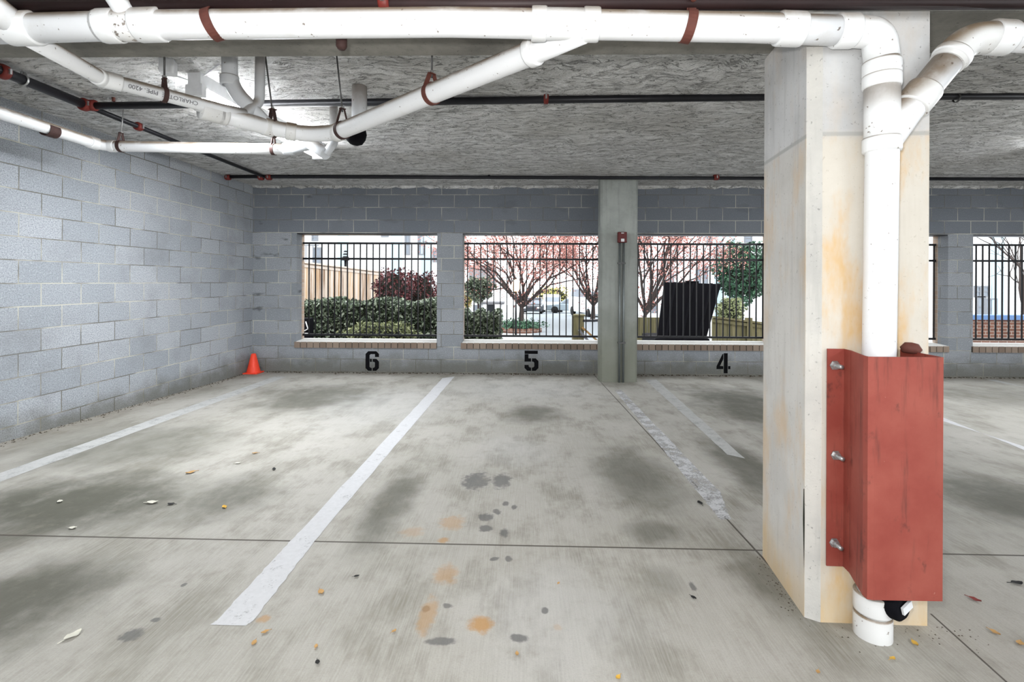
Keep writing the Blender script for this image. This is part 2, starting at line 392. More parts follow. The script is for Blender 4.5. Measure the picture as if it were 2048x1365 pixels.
M = {}
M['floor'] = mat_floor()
M['blockL'] = mat_block('grey_concrete_block_side', 'y', 4.386)
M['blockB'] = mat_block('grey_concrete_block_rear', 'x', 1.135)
M['veneer'] = mat_brick('tan_face_brick', 'x', (0.42, 0.31, 0.24), (0.50, 0.39, 0.31))
M['brickred'] = mat_brick('red_brown_brick', 'x', (0.15, 0.075, 0.055), (0.22, 0.11, 0.08))
M['ceil'] = mat_ceiling()
M['beam'] = mat_concrete('formed_beam_concrete', (0.17, 0.165, 0.15), (0.26, 0.25, 0.225))
M['pillar'] = mat_concrete('stained_pillar_concrete', (0.43, 0.43, 0.43), (0.56, 0.56, 0.56), pillar_stain)
M['chamfer'] = mat_concrete('rough_corner_concrete', (0.44, 0.43, 0.41), (0.58, 0.56, 0.52), None, 0.8)
M['column'] = mat_concrete('greenish_column_concrete', (0.28, 0.30, 0.28), (0.38, 0.40, 0.38), column_stain)
M['pvc'] = mat_pvc(); M['pvcclean'] = mat_pvc('white_pvc_fitting', 0.75, (0.82, 0.83, 0.84))
M['pvcdirty'] = mat_pvc('stained_white_pvc', 1.05, (0.70, 0.70, 0.695), 0.66)
M['pvcspeck'] = mat_pvc('speckled_pvc', 1.0, (0.80, 0.80, 0.80), 0.585)
M['pvcgrey'] = mat_pvc('pale_grey_pvc', 0.7, (0.62, 0.64, 0.67))
M['black'] = plain('black_steel_pipe', (0.018, 0.018, 0.022), 0.35, 0.3, 0.3)
M['rail'] = plain('black_powder_coat', (0.012, 0.012, 0.014), 0.4, 0.2, 0.3)
M['cred'] = plain('red_coupling_paint', (0.15, 0.02, 0.015), 0.5, 0.0, 0.35, 40)
M['strap'] = plain('rust_brown_strap', (0.12, 0.04, 0.03), 0.7, 0.1, 0.35, 30)
M['dstrap'] = plain('dark_brown_strap', (0.055, 0.028, 0.025), 0.7, 0.1, 0.35, 30)
M['steel'] = plain('galvanised_steel', (0.42, 0.42, 0.42), 0.4, 0.8, 0.25, 60)
M['rod'] = plain('dull_threaded_rod', (0.10, 0.10, 0.10), 0.5, 0.6, 0.3, 60)
M['white'] = plain('white_enamel', (0.75, 0.76, 0.78), 0.4)
M['redsteel'] = mat_redsteel()
M['stripe'] = mat_paint('white_road_paint', (0.62, 0.62, 0.635), 0.5, (0.56, 0.70))
M['stripeworn'] = mat_paint('worn_road_paint', (0.60, 0.60, 0.615), 0.95, (0.42, 0.62))
M['stripefaint'] = mat_paint('faint_road_paint', (0.50, 0.50, 0.49), 0.6, (0.46, 0.78))
M['stencil'] = mat_paint('black_stencil_paint', (0.006, 0.006, 0.007), 0.04, (0.60, 0.8), 30)
M['cone'] = plain('orange_red_plastic', (0.85, 0.065, 0.03), 0.45, 0, 0.08)
M['alarm'] = plain('dark_red_enamel', (0.10, 0.008, 0.008), 0.35)
M['blackpl'] = plain('black_plastic', (0.003, 0.003, 0.005), 0.75, 0, 0.2, 8, 0.1)
M['tube'] = mat_emit('lit_lamp_tube', (0.95, 0.98, 1.0), 52)
M['globe'] = mat_emit('lit_street_globe', (1.0, 0.55, 0.15), 1.7)
M['ink'] = plain('grey_print', (0.12, 0.12, 0.13), 0.7)
M['hedge'] = mat_leaf('hedge_leaf', [(0.012, 0.022, 0.012), (0.035, 0.055, 0.03), (0.07, 0.10, 0.055), (0.20, 0.25, 0.17), (0.4, 0.44, 0.36)])  # palest stops paint white glints into the leaf colour
M['lime'] = mat_leaf('pale_shrub_leaf', [(0.07, 0.09, 0.03), (0.20, 0.23, 0.10), (0.38, 0.40, 0.22)])
M['purple'] = mat_leaf('purple_leaf', [(0.03, 0.01, 0.012), (0.09, 0.022, 0.026), (0.20, 0.06, 0.06)])
M['redleaf'] = mat_leaf('autumn_red_leaf', [(0.28, 0.09, 0.075), (0.55, 0.24, 0.20), (0.68, 0.42, 0.36)])
M['green'] = mat_leaf('green_tree_leaf', [(0.012, 0.04, 0.025), (0.035, 0.10, 0.055), (0.09, 0.20, 0.11)])
M['yellow'] = mat_leaf('yellow_leaf', [(0.30, 0.28, 0.05), (0.5, 0.45, 0.14), (0.6, 0.55, 0.3)])
M['core'] = plain('dark_twigs', (0.012, 0.014, 0.009), 0.9)
M['bark'] = plain('dark_bark', (0.055, 0.042, 0.038), 0.9, 0, 0.35, 30)
M['fence'] = mat_wood('weathered_cedar', (0.46, 0.33, 0.23), (0.66, 0.55, 0.45))
def mat_planks():
    g = G('mixed_cedar_planks', 0.85, spec=0.15); co = g.co()
    r = g.new('ShaderNodeValToRGB'); g.l.new(g.island(), r.inputs[0]); e = r.color_ramp.elements
    cs = [(0.20, 0.11, 0.06), (0.55, 0.45, 0.36), (0.42, 0.24, 0.10), (0.62, 0.55, 0.48), (0.30, 0.18, 0.10), (0.56, 0.38, 0.22)]
    while len(e) < len(cs): e.new(0.5)
    r.color_ramp.interpolation = 'CONSTANT'
    for i, c in enumerate(cs): e[i].position = i/len(cs); e[i].color = c+(1,)
    n = g.noise(g.mp(co, (30, 30, 1.2)), 1.0, 5, 0.65); g.color(g.mix(g.mr(n, 0.35, 0.7), r.outputs[0], (0.70, 0.62, 0.54))); return g.m
M['fence'] = mat_planks()
M['moss'] = mat_wood('mossy_wood', (0.13, 0.12, 0.06), (0.24, 0.21, 0.12))
M['plank'] = mat_wood('orange_brown_wood', (0.30, 0.17, 0.06), (0.42, 0.27, 0.12), 0)
M['siding'] = mat_siding()
M['trim'] = plain('pale_blue_trim', (0.42, 0.55, 0.60), 0.6)
M['glass'] = plain('grey_window_glass', (0.22, 0.25, 0.29), 0.15)
M['dframe'] = plain('grey_window_frame', (0.20, 0.21, 0.23), 0.5)
M['roof'] = plain('grey_shingle', (0.17, 0.17, 0.18), 0.9)
M['pave'] = plain('pale_sidewalk', (0.42, 0.42, 0.42), 0.9, 0, 0.1, 3)
M['road'] = plain('pale_asphalt', (0.27, 0.30, 0.32), 0.9, 0, 0.1, 3)
M['soil'] = plain('dark_mulch', (0.05, 0.04, 0.03), 0.95, 0, 0.4, 25)
M['carw'] = plain('white_car_paint', (0.70, 0.72, 0.74), 0.25)
M['cars'] = plain('silver_car_paint', (0.36, 0.42, 0.46), 0.25, 0.3)
M['card'] = plain('dark_car_paint', (0.05, 0.055, 0.065), 0.25, 0.3)
M['tyre'] = plain('tyre_rubber', (0.012, 0.012, 0.012), 0.8)
M['blue'] = plain('blue_coping', (0.10, 0.19, 0.38), 0.5)
M['leafd'] = mat_leaf('fallen_leaf_tan', [(0.42, 0.22, 0.07), (0.48, 0.30, 0.12)], 0.8)
M['leafw'] = plain('bleached_leaf', (0.62, 0.60, 0.52), 0.8); M['leafy'] = plain('yellow_fallen_leaf', (0.60, 0.36, 0.06), 0.8)
M['leafr'] = plain('red_fallen_leaf', (0.22, 0.04, 0.035), 0.8); M['leafk'] = plain('black_fallen_leaf', (0.02, 0.02, 0.02), 0.8)
M['dirt'] = plain('dark_grit', (0.06, 0.045, 0.03), 0.95, 0, 0.5, 40)

# ------------------------------------------------------------------ structure
YW = 7.89; XL = -4.35; XR = 13.0; YB = -6.0; CEIL = CAMZ+1.525
fm = MB()
ys = [YB, 0, 4, YW+0.3]
fm.add([V(x, y, fz(y)-dz) for dz in (0, 0.25) for y in ys for x in (XL-0.2, XR)],
       [(0, 1, 3, 2), (2, 3, 5, 4), (4, 5, 7, 6), (8, 10, 11, 9), (10, 12, 13, 11), (12, 14, 15, 13), (0, 8, 9, 1), (6, 7, 15, 14), (0, 2, 10, 8), (2, 4, 12, 10), (4, 6, 14, 12), (1, 9, 11, 3), (3, 11, 13, 5), (5, 13, 15, 7)])
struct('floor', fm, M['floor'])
struct('ceiling', MB().box(XL-0.2, XR, YB, YW+0.3, CEIL, CEIL+0.2), M['ceil'])
struct('wall_left', MB().box(XL-0.2, XL, YB, YW, -0.35, CEIL), M['blockL'])
struct('ceiling_beam', MB().box(XL, XR, 2.0, 2.37, CAMZ+1.081, CEIL), M['beam'], bevel=0.012)

def wx(px): return P(px, 560, YW).x
OPEN = [(wx(593), wx(874)), (wx(925), wx(1206)), (wx(1262), wx(1543)), (wx(1615), wx(1896)), (wx(1946), wx(2227))]
HEAD, SILLB, SILLT = 2.028, 0.188, 0.280
def pierced(x0, x1, z0, z1, y0, y1, holes):
    mb = MB(); xs = sorted({x0, x1, *[h[0] for h in holes], *[h[1] for h in holes]}); zs = sorted({z0, z1, *[h[2] for h in holes], *[h[3] for h in holes]})
    def solid(i, k):
        if not (0 <= i < len(xs)-1 and 0 <= k < len(zs)-1): return False
        cx, cz = (xs[i]+xs[i+1])/2, (zs[k]+zs[k+1])/2
        return not any(h[0] < cx < h[1] and h[2] < cz < h[3] for h in holes)
    for i in range(len(xs)-1):
        for k in range(len(zs)-1):
            if not solid(i, k): continue
            a, b, c, d = xs[i], xs[i+1], zs[k], zs[k+1]
            mb.add([V(a, y0, c), V(b, y0, c), V(b, y0, d), V(a, y0, d)], [(0, 1, 2, 3)]); mb.add([V(a, y1, c), V(b, y1, c), V(b, y1, d), V(a, y1, d)], [(3, 2, 1, 0)])
            if not solid(i-1, k): mb.add([V(a, y0, c), V(a, y1, c), V(a, y1, d), V(a, y0, d)], [(3, 2, 1, 0)])
            if not solid(i+1, k): mb.add([V(b, y0, c), V(b, y1, c), V(b, y1, d), V(b, y0, d)], [(0, 1, 2, 3)])
            if not solid(i, k-1): mb.add([V(a, y0, c), V(b, y0, c), V(b, y1, c), V(a, y1, c)], [(3, 2, 1, 0)])
            if not solid(i, k+1): mb.add([V(a, y0, d), V(b, y0, d), V(b, y1, d), V(a, y1, d)], [(0, 1, 2, 3)])
    return mb
holes = [(a, b, SILLB, HEAD) for a, b in OPEN]
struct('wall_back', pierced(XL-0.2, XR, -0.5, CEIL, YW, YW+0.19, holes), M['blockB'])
struct('wall_outside', pierced(XL-0.2, XR, -0.9, CEIL+0.4, YW+0.19, YW+0.29, holes), M['veneer'])
struct('wall_right', MB().box(XR, XR+0.2, 2.4, YW, -0.5, CEIL), M['blockL'])
# brick header sills
M['sill'] = mat_leaf('brown_sill_brick', [(0.17, 0.125, 0.095), (0.22, 0.165, 0.13), (0.27, 0.21, 0.165)], 0.9); M['mortar'] = plain('dark_sill_mortar', (0.07, 0.06, 0.05), 0.9); M['sillglare'] = plain('sill_glare_paint', (0.68, 0.67, 0.64), 0.9)
for i, (a, b) in enumerate(OPEN):
    mb = MB(); n = 22; w = (b-a+0.03)/n
    for k in range(n):
        x0 = a-0.025+k*w
        vs = [V(x, y, z) for x in (x0+0.006, x0+w-0.006) for (y, z) in ((YW-0.03, SILLB), (YW+0.30, SILLB), (YW+0.30, SILLT+0.02), (YW-0.03, SILLT))]
        mb.add(vs, [(0, 1, 2, 3), (7, 6, 5, 4), (0, 4, 5, 1), (1, 5, 6, 2), (2, 6, 7, 3), (3, 7, 4, 0)])
    o = struct('trim_%d' % (i+1), mb, M['sill'])
    MB().box(a-0.02, b, YW-0.020, YW+0.295, SILLB+0.004, SILLT-0.008).build('mortar_bed', M['mortar'], o)
    MB().add([V(x, y, z) for x in (a+0.001, b-0.001) for (y, z) in ((YW-0.022, SILLT-0.008), (YW+0.29, SILLT), (YW+0.29, SILLT+0.026), (YW-0.022, SILLT+0.003))], [(0, 1, 2, 3), (7, 6, 5, 4), (0, 4, 5, 1), (1, 5, 6, 2), (2, 6, 7, 3), (3, 7, 4, 0)]).build('sill_sky_glare', M['sillglare'], o)  # pale top slab paints the sky's glare on the sill as colour
# steel lintel edge over each opening
for i, (a, b) in enumerate(OPEN):
    struct('trim_%d' % (i+11), MB().box(a+0.001, b-0.001, YW+0.01, YW+0.28, HEAD-0.012, HEAD-0.001), M['rail'])
# ragged lip of slab concrete above the block wall
mb = MB(); rr = random.Random(3); xs = [XL+0.01+i*0.11 for i in range(int((XR-XL)/0.11))]
zz = [CEIL-0.015-rr.random()*0.035 for _ in xs]
for i in range(len(xs)-1):
    mb.add([V(xs[i], YW-0.045, CEIL), V(xs[i+1], YW-0.045, CEIL), V(xs[i+1], YW-0.02, zz[i+1]), V(xs[i], YW-0.02, zz[i]), V(xs[i], YW-0.0005, zz[i]), V(xs[i+1], YW-0.0005, zz[i+1])], [(0, 1, 2, 3), (3, 2, 5, 4)])
struct('trim_20', mb, M['ceil'])

# front pillar: skewed square section with a rough chamfered corner
PT = CAMZ+1.0805
def pillar():
    fl = P(1609, 1000, 1.965); bl = P(1525.5, 1000, 2.42); c2 = P(1643, 1000, 1.935); fr = P(1862, 1000, 1.925)
    poly = [(fl.x, fl.y), (c2.x, c2.y), (fr.x-0.012, fr.y), (fr.x, fr.y+0.015), (fr.x+0.05, 2.42), (bl.x, bl.y)]
    mb = MB().prism(poly, fz(2)-0.06, PT)
    o = struct('concrete_pillar', mb, M['pillar'], 'thick stained concrete pillar at the right carrying the white downpipe', 'pillar')
    d = (V(c2.x, c2.y, 0)-V(fl.x, fl.y, 0)); nn = V(d.y, -d.x, 0).normalized()*0.002
    q = [V(fl.x, fl.y, 0)+d*0.03+nn, V(fl.x, fl.y, 0)+d*0.97+nn, V(fl.x, fl.y, 0)+d*0.97-nn*1, V(fl.x, fl.y, 0)+d*0.03-nn*1]
    MB().prism([(p.x, p.y) for p in q], fz(1.94), PT-0.002).build('corner_chamfer', M['chamfer'], o)
    # long crack beside the chamfer
    a = P(1607, 978, 1.962); b = P(1607, 1150, 1.962)
    MB().add([a+V(-0.001, -0.002, 0), a+V(0.002, -0.002, 0), V(a.x+0.004, a.y-0.002, (a.z+b.z)/2+0.05), V(b.x+0.001, b.y-0.002, b.z), V(a.x-0.003, a.y-0.002, (a.z+b.z)/2+0.05)], [(0, 1, 2, 3, 4)]).build('crack', M['core'], o)
    return o
pil = pillar()

# rear column in front of the block wall
def rear_column():
    a = P(1200, 700, 7.2).x; b = P(1275, 700, 7.2).x; y0, y1 = 7.2, 7.42; c = 0.03
    poly = [(a+c, y0), (b-c, y0), (b, y0+c), (b, y1), (a, y1), (a, y0+c)]
    return struct('concrete_column', MB().prism(poly, fz(7.3)-0.08, CEIL), M['column'], 'slim grey green concrete column standing before the block wall between stalls 5 and 4', 'column')
rear_column()

# ------------------------------------------------------------------ floor paint
def stripe(name, pts, mat, label, z=0.0015, rag=0.004, seed=1):
    """pts: (left, right) floor points from far to near, subdivided with slightly wavy edges"""
    rr = random.Random(seed); mb = MB(); rows = []
    for i in range(len(pts)-1):
        (l0, r0), (l1, r1) = pts[i], pts[i+1]; n = 24
        for k in range(n+(i == len(pts)-2)):
            t = k/n; rows.append((l0.lerp(l1, t)+V(rr.uniform(-rag, rag), 0, 0), r0.lerp(r1, t)+V(rr.uniform(-rag, rag), 0, 0)))
    vs = []
    for l, r in rows: vs += [V(l.x, l.y, fz(l.y)+z), V(r.x, r.y, fz(r.y)+z)]
    mb.add(vs, [(2*i, 2*i+1, 2*i+3, 2*i+2) for i in range(len(rows)-1)])
    return tag(mb.build(name, mat), label, 'parking line', 'painted stall lines')
stripe('parking_stripe', [(PF(885, 757), PF(909, 754)), (PF(600, 1063), PF(648, 1060)), (PF(432, 1243), PF(506, 1243)), (PF(421, 1251), PF(492, 1253))], M['stripe'], 'long white painted line between stalls 6 and 5')
stripe('parking_stripe', [(PF(548, 754), PF(574, 754)), (PF(-60, 968), PF(-15, 970))], M['stripefaint'], 'faint grey white line along the left block wall', seed=2)
stripe('parking_stripe', [(PF(1228, 780), PF(1242, 780)), (PF(1395, 985), PF(1440, 985)), (PF(1440, 1040), PF(1462, 1040))], M['stripeworn'], 'chipped white line beside the long floor joint leading to the pillar', seed=3)
stripe('parking_stripe', [(PF(1290, 760), PF(1313, 760)), (PF(1455, 910), PF(1490, 918))], M['stripefaint'], 'faint white line from the rear column foot into stall 4', seed=4)
stripe('parking_stripe', [(PF(1862, 836), PF(1886, 836)), (PF(2050, 894), PF(2066, 908)), (PF(2170, 930), PF(2180, 946))], M['stripe'], 'white line emerging from behind the red pipe guard', seed=5)
stripe('parking_stripe', [(PF(1972, 760), PF(1990, 760)), (PF(2100, 786), PF(2112, 790))], M['stripefaint'], 'faint far line under the window at the right edge', seed=6)

# stencilled stall numbers
def digit(polys, x0, x1, y0, y1, w, h, label):
    a = P(x0, y1, YW-0.0015); b = P(x1, y0, YW-0.0015); mb = MB()
    for poly in polys:
        mb.add([V(a.x+(b.x-a.x)*u/w, YW-0.0015, a.z+(b.z-a.z)*v/h) for u, v in poly], [tuple(range(len(poly)))])
    tag(mb.build('stall_number', M['stencil']), label, 'painted number', 'stencilled stall numbers')
six = [[(.47, 0), (.47, .22), (.38, .22), (.30, .30), (.30, 1.15), (.38, 1.23), (.70, 1.23), (.70, 1.02), (1, 1.02), (1, 1.25), (.8, 1.45), (.2, 1.45), (0, 1.25), (0, .2), (.2, 0)],
       [(.53, 0), (.8, 0), (1, .2), (1, .68), (.82, .88), (.53, .88), (.53, .66), (.64, .66), (.70, .60), (.70, .30), (.62, .22), (.53, .22)],
       [(.32, .66), (.47, .66), (.47, .88), (.32, .88)]]
five = [[(0, 1.22), (.95, 1.22), (.95, 1.45), (0, 1.45)], [(0, .66), (.28, .66), (.28, 1.20), (0, 1.20)],
        [(.28, .66), (.47, .66), (.47, .90), (.28, .90)],
        [(.53, 0), (.8, 0), (1, .2), (1, .70), (.8, .90), (.53, .90), (.53, .66), (.63, .66), (.70, .58), (.70, .32), (.62, .24), (.53, .24)],
        [(.47, 0), (.47, .24), (.38, .24), (.30, .32), (.30, .42), (0, .42), (0, .2), (.2, 0)]]
four = [[(.52, 0), (.80, 0), (.80, 1.45), (.52, 1.45)], [(0, .30), (.49, .30), (.49, .52), (.24, .52), (.49, 1.02), (.49, 1.42), (.42, 1.38), (0, .50)], [(.83, .30), (1, .30), (1, .52), (.83, .52)]]
digit(six, 731, 758, 703, 742, 1, 1.45, 'black stencilled number 6 on the block wall')
digit(five, 1049, 1077, 702, 742, 1, 1.45, 'black stencilled number 5 on the block wall')
digit(four, 1433, 1461, 707, 747, 1, 1.45, 'black stencilled number 4 on the block wall')

# ------------------------------------------------------------------ railings in the openings
RY = YW+0.24
RLAB = ['black picket railing in the left opening above number 6', 'black picket railing in the opening above number 5', 'black picket railing in the opening above number 4, before the black lid', 'black picket railing in the opening half hidden behind the pillar', 'black picket railing in the opening at the right edge']
zt, zm, zb = P(733, 487, RY).z, P(733, 518, RY).z, P(733, 670.5, RY).z
for i, (a, b) in enumerate(OPEN):
    t = thing('window_railing', (a, RY, zb), RLAB[i], 'railing', 'picket railings in the wall openings')
    for z in (zt, zm, zb):
        MB().box(a, b, RY-0.016, RY+0.016, z-0.016, z+0.016).build('rail', M['rail'], t)
    n = 21
    for k in range(n):
        x = a+0.055+k*(b-a-0.075)/(n-1) if i else a+0.10+k*(b-a-0.135)/(n-1)
        MB().box(x-0.0085, x+0.0085, RY-0.0085, RY+0.0085, zb-0.01, zt).build('picket', M['rail'], t)

# ------------------------------------------------------------------ pipes
PR = 0.053; PY = 1.87
def socket(mb_name, c, d, r, half, parent, mat=None, lip=0.007, n=28):
    d = V(*d).normalized(); t = lip
    prof = [(r*0.9, -half), (r+t, -half), (r+t+0.002, -half+0.006), (r+t+0.002, half-0.006), (r+t, half), (r*0.9, half)]
    return MB().lathe(prof, c, d, n).build(mb_name, mat or M['pvcclean'], parent)

# main horizontal drain with the elbow down to the pillar
A0 = P(-140, 62, PY); A1 = P(300, 50, PY); A2 = P(900, 44.5, PY); A3 = P(1500, 55, PY); A4 = P(1690, 62, PY)
ELB = P(1757, 66, PY); DOWN = P(1762, 190, PY)
main = thing('drain_pipe', A0, 'wide white plastic drain pipe across the top with an elbow at the pillar', 'pipe')
MB().tube([A0, A1, A2, A3, A4], PR, 28).build('pipe', M['pvc'], main)
MB().tube(fillet([A4, ELB, P(1763, 120, PY)], 0.16, 12), PR+0.003, 28).build('elbow', M['pvcclean'], main)
def md(px):   # point and direction on the main run
    pts = [A0, A1, A2, A3, A4]; tgt = P(px, 50, PY).x
    for a, b in zip(pts, pts[1:]):
        if a.x <= tgt <= b.x: return a.lerp(b, (tgt-a.x)/(b.x-a.x)), (b-a).normalized()
    return pts[-1], V(1, 0, 0)
for px, half in ((45, 0.055), (222, 0.035), (300, 0.05), (1078, 0.028), (1182, 0.030), (1580, 0.045), (1712, 0.035)):
    c, d = md(px); socket('coupling', c, d, PR, half, main)
c0, d0 = md(200); c1, _ = md(312); MB().tube([c0, c1], PR+0.005, 28).build('wye_body', M['pvcspeck'], main)
c0, d0 = md(1075); c1, _ = md(1186); MB().tube([c0, c1], PR+0.004, 28).build('wye_body', M['pvcclean'], main)
# the branch rising to the upper left and the branch turning toward the camera at the far left
c0, _ = md(268); MB().tube([c0, P(215, -30, 1.80)], 0.036, 20).build('branch_pipe', M['pvc'], main)
c0, _ = md(40); MB().tube([c0, P(-60, -20, 1.72)], PR*0.95, 24).build('branch_pipe', M['pvc'], main)

# downpipe on the pillar with its wye and the cleanout at the floor
D0 = P(1763.5, 118, PY); D1 = P(1764, 300, PY); D2 = P(1758, 700, PY); D3 = P(1745, 1255, PY)
D3.z = fz(PY)-0.01
down = thing('downpipe', D3, 'white vertical downpipe fixed to the face of the stained pillar', 'pipe')
MB().tube([D0, D1, D2, D3], PR, 28).build('pipe', M['pvc'], down)
dd = (D1-D0).normalized()
for py, half in ((137, 0.026), (163, 0.024), (290, 0.027)): socket('coupling', P(1763.5, py, PY), dd, PR, half, down)
MB().tube([P(1763.7, 165, PY), P(1764, 300, PY)], PR+0.004, 28).build('wye_body', M['pvcclean'], down)
q0, q1 = P(1745.5, 1168, PY), D3
socket('floor_coupling', D3+V(0, 0, 0.048), V(0, 0, 1), PR, 0.045, down, M['pvcdirty'])
socket('floor_coupling', D3+V(0, 0, 0.135), V(0, 0, 1), PR, 0.036, down, M['pvcdirty'])
plug = MB().lathe([(0.0, 0.045), (0.040, 0.045), (0.052, 0.035), (0.055, 0.0), (0.055, -0.03)], D3+V(0.042, -0.03, 0.155), V(0.45, -0.89, 0.05), 24).build('cleanout_cap', M['blackpl'], down)
tag(plug, 'black round cleanout cap')
MB().box(-0.026, 0.026, -0.004, 0.004, -0.014, 0.014, Matrix.Translation(D3+V(0.066, -0.078, 0.163)) @ Matrix.Rotation(R(24), 4, 'Z') @ Matrix.Rotation(R(-20), 4, 'Y')).build('plug_nut', M['white'], plug)

# branch at the right: wye arm, elbow, run out of frame
B = [P(1766, 292, PY), P(1815, 222, PY), P(1930, 80, PY), P(2010, 72, PY), P(2230, 84, PY)]
br = thing('branch_pipe', B[0], 'white branch pipe slanting up to the right from the pillar downpipe', 'pipe')
MB().tube([B[0], B[1], P(1900, 118, PY)], PR-0.002, 26).build('pipe', M['pvc'], br)
MB().tube([P(2000, 74, PY), B[4]], PR-0.002, 26).build('pipe', M['pvc'], br)
MB().tube(fillet([P(1893, 127, PY), B[2], P(2012, 73, PY)], 0.12, 10), PR+0.004, 26).build('elbow', M['pvcdirty'], br)
socket('coupling', P(1836, 196, PY), B[2]-B[1], PR-0.002, 0.045, br, M['pvcdirty'])
socket('coupling', P(1904, 113, PY), B[2]-B[1], PR+0.001, 0.014, br)
socket('coupling', P(1998, 75, PY), B[4]-B[3], PR, 0.036, br)

# diagonal branch behind, with its riser and cleanout plug
r2 = 0.050
C = [P(405, 219, 2.79), P(545, 257, 3.12), P(612, 269, 3.20), P(672, 266, 3.15), P(1060, 107, 2.06), P(1165, 60, PY)]
dg = thing('branch_pipe', C[2], 'long white diagonal pipe running from the ceiling lamp to the wide drain pipe', 'pipe')
cp = fillet(C[:5], [1.2, 0.8, 0.35, 0.1], 6)+[C[5]]
MB().tube(cp, r2, 26).build('pipe', M['pvc'], dg)
def at(a, b, t): return a.lerp(b, t)
for a, b, t, h in ((C[0], C[1], 0.12, 0.06), (C[0], C[1], 0.26, 0.025), (C[0], C[1], 0.93, 0.03), (C[1], C[2], 0.55, 0.03), (C[3], C[4], 0.015, 0.03)):
    socket('coupling', at(a, b, t), b-a, r2, h, dg, M['pvcdirty'], 0.005)
MB().lathe([(0, -0.035), (0.018, -0.035), (0.018, -0.012), (0.046, -0.012), (0.05, 0.0), (0.05, 0.02)], C[0], C[1]-C[0], 20).build('cleanout_plug', M['pvcdirty'], dg)
socket('coupling', P(1066, 104, 2.04), C[5]-C[4], r2, 0.02, dg)
rq = P(458, 60, 3.02); rq.z = min(rq.z, CEIL-0.001)
rp = fillet([rq, P(460, 172, 3.02), P(535, 252, 3.09)], 0.25, 10)
ris = MB().tube(rp, 0.045, 24).build('riser', M['pvcgrey'], dg)
socket('coupling', P(459, 162, 3.02), V(0, 0, 1), 0.045, 0.03, dg, M['pvcgrey'])

# lettered branch at the left with its slim riser
r3 = 0.036
L = [P(62, 78, 1.90), P(203, 157, 2.40), P(448, 221, 2.86), P(488, 229, 2.98), P(519, 205, 3.10), P(521, 60, 3.10)]
L[5].z = min(L[5].z, CEIL-0.001)
lt = thing('branch_pipe', L[1], 'white pipe with printed lettering slanting down at the upper left', 'pipe')
MB().tube(L[:3]+[L[3]], r3, 22).build('pipe', M['pvc'], lt)
MB().tube(fillet([L[2], L[3], L[4], L[5]], 0.10, 8), 0.030, 20).build('riser', M['pvcgrey'], lt)
socket('coupling', at(L[0], L[1], 0.97), L[1]-L[0], r3, 0.03, lt, None, 0.004); socket('coupling', at(L[1], L[2], 0.07), L[2]-L[1], r3, 0.04, lt, None, 0.004)
# printing on the pipe, upside down to the camera
def lettering(txt, a, b, r, size, parent):
    cu = bpy.data.curves.new('lettering', 'FONT'); cu.body = txt; cu.size = size; cu.align_x = 'CENTER'; cu.align_y = 'CENTER'; cu.extrude = 0.0002
    tmp = bpy.data.objects.new('lettering', cu); COL.objects.link(tmp); bpy.context.view_layer.update()
    me = bpy.data.meshes.new_from_object(tmp.evaluated_get(bpy.context.evaluated_depsgraph_get())); bpy.data.objects.remove(tmp)
    me.materials.clear(); me.materials.append(M['ink']); o = bpy.data.objects.new('lettering', me); COL.objects.link(o)
    x = (a-b).normalized(); mid = (a+b)/2; view = (CL-mid).normalized(); n = (view - x*view.dot(x)).normalized(); y = n.cross(x)
    m = Matrix((x, y, n)).transposed().to_4x4(); m.translation = mid + n*(r+0.0015) - y*0.0
    o.parent = parent; o.matrix_local = wm(parent).inverted() @ m
    return o
lettering('CHARLOTTE  PIPE  4200', at(L[1], L[2], 0.13), at(L[1], L[2], 0.78), r3, 0.030, lt)

# wall pipe along the left wall turning across
r4 = 0.047
W = [V(-3.76, 2.385, CAMZ+1.19), PX(0, 226, -3.76), PX(205, 292, -3.76)]
W += [P(575, 299, W[2].y+0.02), P(622, 288, W[2].y-0.05), P(652, 308, W[2].y-0.15), P(668, 285, W[2].y-0.15), P(667, 205, W[2].y-0.15)]
W[7].z = min(W[7].z, CEIL-0.001)
wp = thing('drain_pipe', W[2], 'white pipe along the left block wall turning across below the ceiling', 'pipe')
MB().tube(fillet(W[:4], [1.0, 0.12], 8), r4, 24).build('pipe', M['pvc'], wp)
MB().tube(fillet(W[3:6], 0.08, 6), r4+0.004, 22).build('elbow', M['pvcgrey'], wp)
MB().tube(fillet(W[5:8], 0.05, 8), 0.034, 20).build('riser', M['pvcgrey'], wp)
socket('coupling', W[2]+(W[1]-W[2]).normalized()*0.10, W[2]-W[1], r4, 0.045, wp, None, 0.005); socket('coupling', W[2]+(W[3]-W[2]).normalized()*0.09, W[3]-W[2], r4, 0.03, wp, None, 0.005)
socket('coupling', W[3]+(W[4]-W[3]).normalized()*0.02, W[3]-W[2], r4, 0.045, wp, M['pvcgrey'], 0.006)
socket('coupling', at(W[4], W[5], 0.8), W[5]-W[4], 0.036, 0.03, wp, M['pvcgrey'], 0.006)

